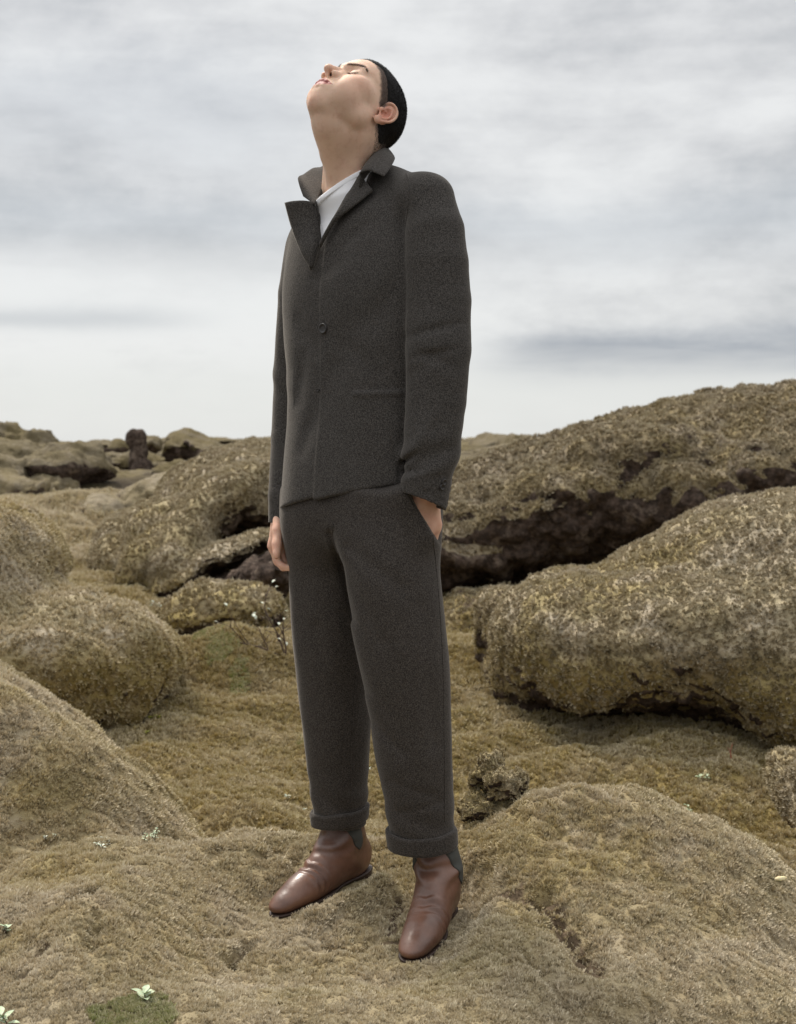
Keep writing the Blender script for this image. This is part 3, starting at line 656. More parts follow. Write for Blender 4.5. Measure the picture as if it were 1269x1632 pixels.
# ------------------------------------------------------------------ hands
def hand_parts(wrist, d_, pal, side_r, curl, spread=0.0, scale=1.0, thumb=None, td=(.72, .62, .30)):
    """capsule chains for a hand: d_ distal, pal palm direction, side_r towards the thumb; curl = bends of the four fingers"""
    d_ = d_/np.linalg.norm(d_); pal = pal-d_*(pal@d_); pal /= np.linalg.norm(pal); r_ = side_r-d_*(side_r@d_)-pal*(side_r@pal); r_ /= np.linalg.norm(r_)
    out = []; s = scale; K = []
    for i, (o, L_, rad, kd) in enumerate(((.031, .074, .0088, .088), (.011, .081, .0090, .092), (-.010, .076, .0085, .088), (-.029, .060, .0075, .080))):
        k0 = wrist+s*(d_*kd+r_*o); K.append(k0); p = k0; ang = 0; ch = [(p, rad*1.12*s)]
        for f_, c_ in zip((.46, .30, .24), curl[i]):
            ang += R(c_); v = d_*math.cos(ang)+pal*math.sin(ang)+r_*(spread*(1.5-i)*.08); p = p+v*L_*f_*s; ch.append((p, rad*s*(1.0 if f_ > .4 else (.93 if f_ > .27 else .80))))
        out.append((ch, .004))
        out.append(([(wrist+s*(d_*.012+r_*o*.55), .0135*s), (k0-d_*.002, .0118*s)], .014))   # metacarpals form the palm
    th = thumb or (25, 20, 15); p = wrist+s*(d_*.018+r_*.020+pal*.008); ch = [(p, .0145*s)]; v0 = d_*td[0]+r_*td[1]+pal*td[2]; v0 /= np.linalg.norm(v0)
    for L_, t_, rr in zip((.045, .034, .027), th, (.0118, .0100, .0084)):
        v0 = v0*math.cos(R(t_))+d_*math.sin(R(t_))*.8+pal*math.sin(R(t_))*.3; v0 /= np.linalg.norm(v0); p = p+v0*L_*s; ch.append((p, rr*s))
    out.append((ch, .008))
    return out
FARW = P(452, 806, 3.17); NEARW = P(680, 776, 2.905)
FAR_HAND = hand_parts(FARW, np.array([.00, -.04, -1.0]), np.array([.62, -.50, 0]), np.array([-.75, -.72, 0]), [(18, 38, 30), (24, 42, 34), (30, 46, 36), (34, 48, 36)], thumb=(20, 12, 10))
NEAR_HAND = hand_parts(NEARW, np.array([-.06, .01, -1.0]), np.array([-.55, .8, 0]), np.array([-.9, -.5, 0]), [(8, 14, 12), (8, 16, 12), (8, 16, 12), (8, 18, 12)], thumb=(6, 4, 4), td=(.9, .10, .42))
# ------------------------------------------------------------------ arms and legs paths (also shape the clothes)
S_N = P(682, 321, 2.94); E_N = P(699, 560, 2.89); S_F = P(500, 398, 3.18); E_F = P(481, 600, 3.20)
# ------------------------------------------------------------------ the body: one surface from crown to ankles
def build_body():
    # uneven grid: fine round head and hands, coarse where clothes hide it
    zf = [(.06, .84, .010), (.84, .90, .0016), (.90, 1.52, .010), (1.52, 1.86, .00145)]
    zs = np.concatenate([ar(a, b, s) for a, b, s in zf]); xs = np.concatenate([ar(-.36, -.285, .012), ar(-.285, .050, .00165), ar(.050, .17, .0045)])
    ys = np.concatenate([ar(2.70, 2.82, .012), ar(2.82, 3.21, .0018), ar(3.21, 3.36, .009)])
    f = Field(xs, ys, zs)
    # limbs and trunk under the clothes
    ank_n = P(697, 1400, 3.035); ank_f = P(549, 1345, 3.255)
    chain(f, [(P(612, 850, 3.01), .072), (P(648, 1080, 2.975), .048), (P(668, 1200, 3.0), .042), (ank_n, .032)], .03)
    chain(f, [(P(540, 850, 3.13), .070), (P(531, 1080, 3.17), .046), (P(536, 1190, 3.195), .042), (ank_f, .032)], .03)
    f.ell(P(578, 800, 3.06), (.125, .095, .12), None, .04); f.ell(P(580, 520, 3.07), (.110, .080, .20), None, .04); f.ell(P(588, 400, 3.10), (.105, .060, .12), None, .04)
    chain(f, [(P(585, 330, 3.09), .055), (S_N+np.array([0, .01, -.01]), .045), (E_N, .036), (NEARW, .027)], .03)
    chain(f, [(P(565, 345, 3.10), .055), (S_F, .042), (E_F, .035), (FARW, .026)], .03)
    for hnd in (NEAR_HAND, FAR_HAND):
        for ch, kk in hnd: chain(f, ch, kk)
    # neck
    chain(f, [(hp(0, -8, -38), .056), (P(563, 232, 3.075), .0605), (P(563, 300, 3.10), .068)], .02)
    f.ell(hp(0, -34, -30), (.056, .052, .05), HM, .025)
    f.cap(hp(0, 26, -80), P(546, 232, 3.045), .030, .042, .035); f.ell(hp(0, 46, -82), (.029, .032, .015), HM, .022)
    f.cap(hp(46, -20, -34), P(552, 318, 3.03), .014, .0125, .022)          # sternomastoid
    f.cap(hp(0, 4, -90), P(536, 300, 3.03), .017, .018, .04)           # windpipe
    f.ell(P(524, 248, 3.012), (.013, .013, .015), None, .014)             # larynx
    # skull and face
    E = lambda c, r, k=12, m='add', A=None: f.ell(hp(*c), [q*mm for q in r], HM if A is None else A, k*mm, m)
    C = lambda a, b, ra, rb, k=8, m='add': f.cap(hp(*a), hp(*b), ra*mm, rb*mm, k*mm, m)
    E((0, -5, 44), (75, 89, 75), 12); E((0, 38, 50), (60, 54, 47), 22); E((0, -38, 20), (63, 54, 54), 20)
    E((0, 34, -10), (60, 52, 62), 18)
    E((0, 54, -45), (43, 40, 40), 18); E((0, 70, -40), (31, 32, 36), 14)
    for s in (-1, 1):
        C((s*51, 8, -36), (s*48, 14, -48), 13, 13, 20); C((s*48, 15, -50), (s*15, 64, -77), 12.5, 11.5, 15)
        C((s*48, 14, -48), (s*54, 4, -10), 13, 14, 20); E((s*34, 46, -34), (27, 33, 34), 22)
        E((s*35, 59, -9), (21, 24, 24), 26); E((s*54, 40, 2), (13, 30, 13), 22)
        E((s*34, 62, -40), (22, 26, 26), 18); E((s*22, 70, -60), (15, 15, 18), 18)
    E((0, 72, -75), (16, 14, 14), 18); C((-7, 71, -79), (7, 71, -79), 11, 11, 12)
    for s in (-1, 1):
        C((s*6, 88, 33), (s*40, 74, 34), 10, 10, 12)
        E((s*33, 94, 19), (16, 9.5, 10), 12, 'cut')
        E((s*32, 74.6, 17), (16, 13, 12.5), 6)
    # nose
    C((0, 89, 20), (0, 112, -9), 6.5, 7.6, 7); E((0, 113.5, -13), (10.2, 9.8, 9), 5)
    for s in (-1, 1):
        E((s*14.6, 99.5, -18), (7.6, 10.5, 8), 4); C((s*8, 88, 8), (s*13, 95, -11), 7, 8, 9)
    C((0, 111, -20), (0, 101, -27), 4.2, 5.5, 4)
    # mouth
    E((0, 88, -50), (28, 14, 19), 10)
    for s in (-1, 1):
        C((s*29, 87, -50.5), (s*13, 98.5, -45.0), 2.6, 5.2, 2.5); C((s*13, 98.5, -45.0), (s*3.5, 101.4, -42.5), 5.2, 5.4, 2); C((s*3.5, 101.4, -42.5), (0, 100.8, -44), 5.3, 5.2, 2)
        C((s*27, 87.5, -52.5), (s*12, 96, -57), 2.8, 6.0, 3); C((s*12, 96, -57), (0, 98, -58), 6.0, 6.4, 2)
        C((s*29.5, 90, -50.8), (s*13, 103.2, -50.6), 1.2, 1.5, 1.0, 'cut'); C((s*13, 103.2, -50.6), (0, 106.6, -50.2), 1.5, 1.6, 1.0, 'cut')
    E((0, 80, -66), (19, 13, 14), 14); C((0, 104, -31), (0, 106.5, -38), 1.6, 2.0, 4, 'cut')
    for s in (-1, 1): E((s*9.0, 104.5, -27), (4.6, 7.2, 9), .8, 'cut')
    # closed lids: slit, crease
    for s in (-1, 1):
        pts = [(16, 83.5, 15.5), (22, 87.6, 11.8), (30, 89.8, 9.8), (38, 87.6, 10.4), (46, 81.5, 14)]
        for a, b in zip(pts[:-1], pts[1:]): C((s*a[0], a[1]+.4, a[2]), (s*b[0], b[1]+.4, b[2]), .75, .75, .9, 'cut')
        pts = [(18, 83, 22), (26, 86.5, 24.5), (35, 85.5, 24.5), (45, 79, 21)]
        for a, b in zip(pts[:-1], pts[1:]): C((s*a[0], a[1]+.8, a[2]), (s*b[0], b[1]+.8, b[2]), .8, .8, 1.6, 'cut')
    # ears
    for s in (-1, 1):
        E((s*77.5, -13, 3), (5.5, 16, 30), 5); E((s*80, -19, 14), (5, 12, 18), 4)
        E((s*85, -10, 0), (7, 10, 16), 2.5, 'cut')
        hx = [(74, 3, 10), (78, 4, 22), (81, -3, 31), (84, -15, 33), (86.5, -26, 25), (87, -30, 10), (85, -27, -6), (81, -18, -19), (77, -9, -27), (74, -1, -27)]
        hx = np.array(hx, float); hx[:, 1:] = (hx[:, 1:]-[-12, 3])*.93+[-12, 3]; hx = np.stack([interp_s(np.linspace(0, 9, 46), np.arange(10.), hx[:, j]) for j in range(3)], 1)
        for a, b in zip(hx[:-1], hx[1:]): C((s*a[0], a[1], a[2]), (s*b[0], b[1], b[2]), 3.1, 3.1, .8)
        E((s*77, -7, -25), (4.2, 8.5, 8.5), 4)
        ah = [(81, -8, 22), (84, -16, 14), (84.5, -20, 2), (82, -16, -10), (79, -9, -16)]
        ah = np.array(ah, float); ah = np.stack([interp_s(np.linspace(0, 4, 20), np.arange(5.), ah[:, j]) for j in range(3)], 1)
        for a, b in zip(ah[:-1], ah[1:]): C((s*a[0], a[1], a[2]), (s*b[0], b[1], b[2]), 2.4, 2.4, 1.2)
        E((s*76, 3, -1), (4.5, 4.5, 6.5), 3); C((s*74, 2, 6), (s*80, -8, 4), 2, 2, 2)
        E((s*80, -4, -5), (5, 4.2, 6), 1.5, 'cut')
    V, Q = f.mesh(); V = vsmooth(V, Q, 1, .4)
    x, y, z = hlocal(V); ax_ = np.abs(x)
    g = lambda cx, cy, cz, rx, ry, rz: np.exp(-(((ax_-cx)/rx)**2+((y-cy)/ry)**2+((z-cz)/rz)**2))
    lipshape = sstep(-np.abs(z+50.5+.02*ax_)+np.interp(ax_, [0, 3.5, 11, 20, 29], [10.0, 11.0, 9.8, 6.2, 1.6]), 0, 1.6)*(y > 83)*(ax_ < 31)
    red = np.clip(.9*g(80, -12, 2, 12, 26, 34)+.42*g(50, 66, -14, 20, 24, 24)+.30*g(0, 113, -14, 14, 14, 12)+.22*g(0, 92, -92, 30, 20, 16), 0, 1)
    hz = V[:, 2] < .93; red = np.where(hz, .34+.15*fbm(V, 60, 2), red)
    nk = sstep(z, -130, -60)*0+(.18*fbm(V, 30, 3)); red = np.clip(red+nk*.5, 0, 1)
    beard = np.clip(sstep(-z, 28, 60)*sstep(y, 5, 30)*(V[:, 2] > 1.55)*.8+.35*g(0, 104, -36, 20, 10, 6), 0, 1)*(1-lipshape)
    scalp = hair_mask(x, y, z, 11)*(V[:, 2] > 1.55)*sstep(-(ax_-81), 0, 3)
    scalp = scalp*sstep(z, -34, -12)+0; scalp = np.where((y < -2) & (y > -34) & (ax_ > 76), 0, scalp)
    o = mesh_np('body', V, Q, M['skin'], person, attrs={'lip': lipshape, 'red': red, 'beard': beard, 'scalp': scalp})
    return V, Q
HZ = [-75, -40, -6, 2, 8, 18, 30, 44, 58, 72, 84, 100]; HYB = [-34, -26, -16, 6, 16, 22, 34, 50, 62, 76, 92, 200]
def hair_mask(x, y, z, soft=5.0):
    lim = np.interp(z, HZ, HYB)+3.0*perlin(np.stack([x, y, z], -1)*.13)
    return sstep(lim-y, -soft*.4, soft)*sstep(z-.4*(y+60), -50, -40)
def build_hair(bv):
    # a close cropped cap that thins to nothing at the hairline
    lo = np.min([hp(a, b, c_) for a in (-95, 95) for b in (-115, 115) for c_ in (-90, 145)], 0); hi = np.max([hp(a, b, c_) for a in (-95, 95) for b in (-115, 115) for c_ in (-90, 145)], 0)
    f = Field(*[ar(a, b, .0019) for a, b in zip(lo, hi)])
    E = lambda c, r, k=12, m='add': f.ell(hp(*c), [q*mm for q in r], HM, k*mm, m)
    E((0, -5, 44), (75, 89, 75), 12); E((0, 38, 50), (60, 54, 47), 22); E((0, -38, 20), (63, 54, 54), 20)
    f.ell(hp(0, -34, -30), (.056, .052, .05), HM, .025); f.cap(hp(0, -8, -38), P(563, 232, 3.075), .056, .0605, .02)
    def disp(X, Y, Z):
        q = np.stack([X, Y, Z], -1); x, y, z = hlocal(q); m = hair_mask(x, y+25*sstep(np.abs(x), 35, 60)*sstep(z, -10, 10), z, 9)
        m1 = hair_mask(x, y, z, 9); th = m1*1.0+m*(1.0+3.0*sstep(z+.35*(-y), 8, 85))-2.0*(1-m1)-1.55
        return -th*mm+(.0009*perlin(q*260))
    f.op(disp, mode='disp'); V, Q = f.mesh()
    x, y, z = hlocal(V); keep = hair_mask(x, y, z, 3) > .02; Qk = Q[keep[Q].all(1)]
    used = np.unique(Qk); mp = np.full(len(V), -1); mp[used] = np.arange(len(used)); V = V[used]; Qk = mp[Qk]
    N = normals(V, Qk); x, y, z = hlocal(V)
    # strands
    n = 80000; tri = Qk; A, B, C_ = V[tri[:, 0]], V[tri[:, 1]], V[tri[:, 2]]; arr = np.linalg.norm(np.cross(B-A, C_-A), axis=1); f_ = rng.choice(len(tri), n, p=arr/arr.sum())
    u = rng.uniform(size=(n, 2)); fl = u.sum(1) > 1; u[fl] = 1-u[fl]; p = A[f_]+(B[f_]-A[f_])*u[:, :1]+(C_[f_]-A[f_])*u[:, 1:]; nn_ = N[tri[f_, 0]]
    if (nn_*(p-hp(0, -6, 30))).sum() < 0: nn_ = -nn_
    xx, yy, zz = hlocal(p); L_ = (1.2+1.9*sstep(zz+.35*(-yy), 8, 85))*mm*rng.uniform(.6, 1.25, n)
    back = -HF*.55-HU*.25; dr = nn_*.55+back+rng.normal(size=(n, 3))*.35; dr /= np.linalg.norm(dr, axis=1)[:, None]
    sd = np.cross(dr, rng.normal(size=(n, 3))); sd /= np.linalg.norm(sd, axis=1)[:, None]; w_ = .00034
    VV = np.concatenate([V, p-sd*w_-nn_*.001, p+sd*w_-nn_*.001, p+dr*L_[:, None]]); k = len(V); i = np.arange(n)
    T = np.concatenate([Qk[:, [0, 1, 2]], Qk[:, [0, 2, 3]], np.stack([k+i, k+n+i, k+2*n+i], 1)])
    h_ = mesh_np('hair', VV, T, M['hair'], person)
    # clipped fade at temples and nape: bristles straight out of the skin
    xb, yb, zb = hlocal(BV_); mk = hair_mask(xb, yb, zb, 7)*(zb > -70)*(zb < 75)*(BV_[:, 2] > 1.55)*(np.abs(xb) > 30); mk = np.where((yb < 2) & (yb > -38) & (np.abs(xb) > 74) & (zb < 38), 0, mk)
    fm = mk[BQ_].mean(1); sel = np.nonzero(fm > .15)[0]; A, B, D_ = BV_[BQ_[sel, 0]], BV_[BQ_[sel, 1]], BV_[BQ_[sel, 3]]; ar_ = np.linalg.norm(np.cross(B-A, D_-A), axis=1)*fm[sel]; n = 42000
    f_ = rng.choice(len(sel), n, p=ar_/ar_.sum()); u = rng.uniform(size=(n, 2)); p = A[f_]+(B-A)[f_]*u[:, :1]+(D_-A)[f_]*u[:, 1:]; nb_ = normals(BV_, BQ_)[BQ_[sel[f_], 0]]
    if (nb_*(p-hp(0, -6, 30))).sum() < 0: nb_ = -nb_
    dr = nb_*.5+back+rng.normal(size=(n, 3))*.4; dr /= np.linalg.norm(dr, axis=1)[:, None]; sd = np.cross(dr, rng.normal(size=(n, 3))); sd /= np.linalg.norm(sd, axis=1)[:, None]
    VV = np.concatenate([p-sd*.00022, p+sd*.00022, p+dr*(.0019*rng.uniform(.5, 1.3, n))[:, None]]); i = np.arange(n)
    mesh_np('clipped_hair', VV, np.stack([i, n+i, 2*n+i], 1), M['hair_fade'], h_)
    # brows and lashes
    def strands(name, path, cnt, ln, w_, fan, mat):
        path = np.array(path, float); VV = []; T = []
        seg = np.linalg.norm(np.diff(path, axis=0), axis=1); cum = np.r_[0, np.cumsum(seg)]/seg.sum()
        for q in range(cnt):
            t = rng.uniform(0, 1); c0 = np.array([np.interp(t, cum, path[:, j]) for j in range(3)]); wd = np.interp(t, [0, .3, .75, 1], w_)
            b0 = c0+np.array([0, 0, rng.uniform(-wd, wd)]); dr = np.array(fan(t))+rng.normal(size=3)*.18; dr /= np.linalg.norm(dr); l_ = ln*rng.uniform(.6, 1.1)
            sdv = np.cross(dr, [0, 1, 0.3]); sdv /= np.linalg.norm(sdv); k = len(VV)
            yb, yt = None, None
            VV += [hp(*(b0-sdv*.22)), hp(*(b0+sdv*.22)), hp(*(b0+dr*l_))]; T.append((k, k+1, k+2))
        return mesh_np(name, np.array(VV), np.array(T), mat, h_ if False else person, smooth=False)
    for s in (-1, 1):
        path = []
        for x_, z_ in ((9, 31), (18, 35.5), (30, 39.5), (42, 39.5), (52, 33)):
            o_ = Vector(hp(s*x_, 140, z_)); hit = bv.ray_cast(o_, Vector(-HF)); yv = 88 if hit[0] is None else hlocal(np.array(hit[0])[None])[1][0]
            path.append((s*x_, yv+.6, z_))
        strands('eyebrow', path, 850, 6.5, [4.0, 5.6, 4.2, 1.4], lambda t, s=s: (s*(.55+.6*t), .10-.55*t, .75-.9*t), M['hair_fade'])
        path = []
        for x_, z_ in ((17, 14.8), (23, 11.2), (30, 9.2), (38, 9.8), (46, 13.6)):
            o_ = Vector(hp(s*x_, 140, z_)); hit = bv.ray_cast(o_, Vector(-HF)); yv = 86 if hit[0] is None else hlocal(np.array(hit[0])[None])[1][0]
            path.append((s*x_, yv+.3, z_))
        strands('eyelash', path, 150, 5.5, [.3, .3, .3, .3], lambda t, s=s: (s*(.1+.5*t), .7, -.65), M['hair'])
BV_, BQ_ = build_body(); body_tree = bvh(BV_, BQ_); build_hair(body_tree)
# ------------------------------------------------------------------ trousers
HIPS = rings([(740, 458, 690, 3.06, .66), (790, 456, 692, 3.06, .68), (840, 458, 694, 3.06, .68), (900, 462, 697, 3.05, .66), (960, 464, 703, 3.05, .56)])
LEG_N = rings([(820, 555, 695, 2.97, .95), (900, 548, 698, 2.96, .95), (980, 559, 706, 2.96, .95), (1050, 570, 712, 2.965, .95), (1150, 590, 716, 2.98, .95), (1210, 599, 719, 2.99, .98), (1270, 612, 721, 3.005, 1.0), (1362, 627, 724, 3.03, 1.05)])
LEG_F = rings([(820, 459, 600, 3.12, .95), (900, 462, 600, 3.13, .95), (1000, 466, 596, 3.15, .95), (1100, 475, 590, 3.175, .95), (1180, 485, 588, 3.19, .98), (1240, 493, 585, 3.21, 1.0), (1325, 503, 580, 3.235, 1.05)])
CUF_N = (.170, .036, np.array([.0, -.12])); CUF_F = (.172, .0, np.array([0, 0]))
def hemz(py, Y): return EYE-(py-HOR)/F*Y
HN = hemz(1352, 3.02); HF_ = hemz(1312, 3.23)
def leg_folds(X, Y, Z):
    q = np.stack([X, Y, Z], -1)
    d_ = -.0035*perlin(q*np.array([9, 9, 4.5])+3.1)-.0018*perlin(q*np.array([20, 20, 9]))
    low = sstep(Z, .32, .20)                                                    # gathers above the cuffs
    return d_-.002*low*np.sin(Z*95+X*25+3*perlin(q*8))
def build_trousers():
    f = Field(ar(-.27, .15, .0032), ar(2.80, 3.36, .0034), ar(.10, 1.0, .0036))
    f.op(ring_fn(LEG_F, 2.2, z0=HF_-.004, z1=.90, rnd=.01), k=0); f.op(ring_fn(LEG_N, 2.2, z0=HN-.004, z1=.90, rnd=.01), k=.006)
    f.op(ring_fn(HIPS, 2.3, z0=.765, z1=.975, rnd=.10), k=.05)
    f.op(leg_folds, mode='disp')
    # folds that fan out from the crotch, side seams, slanted pocket with the hand pushing the cloth out
    for a, b, w_, dp in (((528, 850), (562, 985), .009, .007), ((550, 900), (610, 1010), .014, .004), ((560, 870), (640, 930), .016, .004), ((545, 985), (585, 1100), .010, .004), ((615, 1020), (650, 1230), .016, .004), ((670, 960), (690, 1180), .014, .003), ((600, 1150), (640, 1190), .012, .004), ((625, 1240), (690, 1262), .010, .003), ((640, 1290), (700, 1275), .008, .003), ((500, 1010), (520, 1190), .014, .004), ((500, 1210), (560, 1190), .010, .004), ((510, 1250), (570, 1262), .008, .003)):
        A = P(a[0], a[1], 2.97); B = P(b[0], b[1], 2.97)
        def fn(X, Y, Z, A=A, B=B, w_=w_, dp=dp):
            t = np.clip(((X-A[0])*(B[0]-A[0])+(Z-A[2])*(B[2]-A[2]))/((B[0]-A[0])**2+(B[2]-A[2])**2), 0, 1)
            d_ = np.hypot(X-A[0]-t*(B[0]-A[0]), Z-A[2]-t*(B[2]-A[2])); return dp*np.exp(-(d_/w_)**2)*(Y < 3.08)
        f.op(fn, mode='disp')
    a = P(645, 775, 2.90); b = P(689, 848, 2.90); tx, tz = (b-a)[0], (b-a)[2]; L_ = math.hypot(tx, tz); tx /= L_; tz /= L_
    def pocket(X, Y, Z):
        s_ = (X-a[0])*tx+(Z-a[2])*tz; o_ = (X-a[0])*tz-(Z-a[2])*tx      # >0 on the front side of the slanted edge
        o_ = o_*np.sign(tz*(-1)-0)*1.0
        side = sstep(o_, -.0015, .0015)
        return -.020*side*np.exp(-(np.maximum(o_, 0)/.040)**2)*sstep(s_, -.03, .01)*(1-sstep(s_, L_-.004, L_+.05))*(Y < 3.0)
    f.op(pocket, mode='disp')
    # hollow legs at the bottom
    f.op(ring_fn(LEG_F, 2.2, grow=-.007, z0=0, z1=HF_+.05, rnd=0), mode='cut'); f.op(ring_fn(LEG_N, 2.2, grow=-.007, z0=0, z1=HN+.05, rnd=0), mode='cut')
    V, Q = f.mesh(); V = vsmooth(V, Q, 1, .5)
    return mesh_np('trousers', V, Q, M['trousers'], person), V, Q
def side_seam(rg, z0, z1, name='seam'):
    pass
trousers, TV, TQ = build_trousers()
def build_cuff(rg, hz, hgt, tilt):
    f = Field(ar(-.27, .15, .0026), ar(2.85, 3.36, .0026), ar(hz-.03, hz+hgt+.05, .0024))
    def fn(X, Y, Z):
        q = np.stack([X, Y, Z], -1); Zt = Z-tilt[0]*(X-np.interp(hz, rg['z'], rg['cx']))-tilt[1]*(Y-np.interp(hz, rg['z'], rg['cy']))
        o_ = ring_fn(rg, 2.2, grow=.0075, z0=-9, z1=9, rnd=0)(X, Y, Z); i_ = ring_fn(rg, 2.2, grow=-.0035, z0=-9, z1=9, rnd=0)(X, Y, Z)
        band = np.maximum(hz-Zt, Zt-hz-hgt)+.0018*perlin(q*25)
        d_ = smax(np.maximum(o_, -i_), band, .008); return d_-.0016*perlin(q*14)
    f.op(fn); V, Q = f.mesh(); V = vsmooth(V, Q, 1); mesh_np('cuff', V, Q, M['trousers'], trousers)
build_cuff(LEG_N, HN, .044, (.03, .05)); build_cuff(LEG_F, HF_, .038, (.12, .02))
# ------------------------------------------------------------------ shirt
neck_c = P(563, 290, 3.095)
TOR = rings([(300, 520, 665, 3.09, .62), (345, 474, 690, 3.08, .56), (390, 462, 706, 3.075, .58), (450, 453, 712, 3.07, .62), (520, 454, 708, 3.065, .64), (600, 459, 702, 3.06, .66), (660, 459, 701, 3.06, .68), (720, 455, 704, 3.06, .70), (825, 447, 708, 3.06, .72)])
def inside_jacket(X, Y, Z):
    ff = Field(X[:, 0, 0], Y[0, :, 0], Z[0, 0, :]); ff.op(ring_fn(TOR, 2.35, grow=-.010, z0=.80, z1=1.548, rnd=.07))
    ff.cap(P(590, 303, 3.08), S_N+np.array([-.02, .0, .0]), .042, .040, .04, m=.3); ff.cap(P(548, 325, 3.12), S_F+np.array([.01, 0, .002]), .041, .040, .04, m=.3)
    ff.cap(neck_c+np.array([-.010, -.012, -.03]), neck_c+np.array([.0, -.012, .10]), .086, .079, .02, m=.3); return ff.F
def torP(px, py, off=0.0, mx=3.03):
    Y = np.arange(2.75, mx, .002); d_ = ring_fn(TOR, 2.35, z0=.80, z1=1.56, rnd=.07)(((px-CX)/F*Y)[None, None], Y[None, None], (EYE-(py-HOR)/F*Y)[None, None])[0, 0]
    i = np.nonzero(d_ < 0)[0]; return P(px, py, (Y[i[0]] if len(i) else mx)-off)
def build_shirt():
    T = rings([(300, 520, 665, 3.09, .62), (345, 474, 690, 3.08, .56), (390, 462, 706, 3.075, .58), (450, 453, 712, 3.07, .62), (520, 454, 708, 3.065, .64)])
    f = Field(ar(-.25, .10, .0036), ar(2.86, 3.30, .0036), ar(1.25, 1.60, .0030))
    f.op(ring_fn(T, 2.3, z0=1.26, z1=1.53, rnd=.05)); f.cap(neck_c+np.array([-.010, -.012, -.05]), neck_c+np.array([.0, -.012, .06]), .084, .0755, .035)
    f.op(inside_jacket, mode='and')
    n0 = P(516, 303, 2.99); n1 = P(576, 266, 2.985); n2 = n0+FW*-.14+np.array([0, 0, .04])
    nn_ = np.cross(n1-n0, n2-n0); nn_ /= np.linalg.norm(nn_); nn_ = nn_ if nn_[2] > 0 else -nn_
    f.op(lambda X, Y, Z: (X-n0[0])*nn_[0]+(Y-n0[1])*nn_[1]+(Z-n0[2])*nn_[2], mode='and')
    f.op(lambda X, Y, Z: .0022*np.sin(34*(Z*.9+X*1.5)+2*perlin(np.stack([X, Y, Z], -1)*9)), mode='disp')
    V, Q = f.mesh(); V = vsmooth(V, Q, 1); s_ = mesh_np('shirt', V, Q, M['shirt'], person)
    # rib band round the neckline: the shirt's own rim, thickened
    g = Field(ar(-.22, .02, .0018), ar(2.90, 3.22, .0020), ar(1.48, 1.60, .0016))
    def fn(X, Y, Z):
        pl = (X-n0[0])*nn_[0]+(Y-n0[1])*nn_[1]+(Z-n0[2])*nn_[2]
        ff = Field(g.xs, g.ys, g.zs); ff.op(ring_fn(T, 2.3, z0=1.26, z1=1.53, rnd=.05)); ff.cap(neck_c+np.array([-.010, -.012, -.05]), neck_c+np.array([.0, -.012, .06]), .084, .0755, .035, m=.3); ff.op(inside_jacket, mode='and')
        return smax(np.abs(ff.F)-.0026, np.maximum(pl-.002, -pl-.010), .003)
    g.op(fn); V, Q = g.mesh(); mesh_np('neckband', V, Q, M['shirt'], s_)
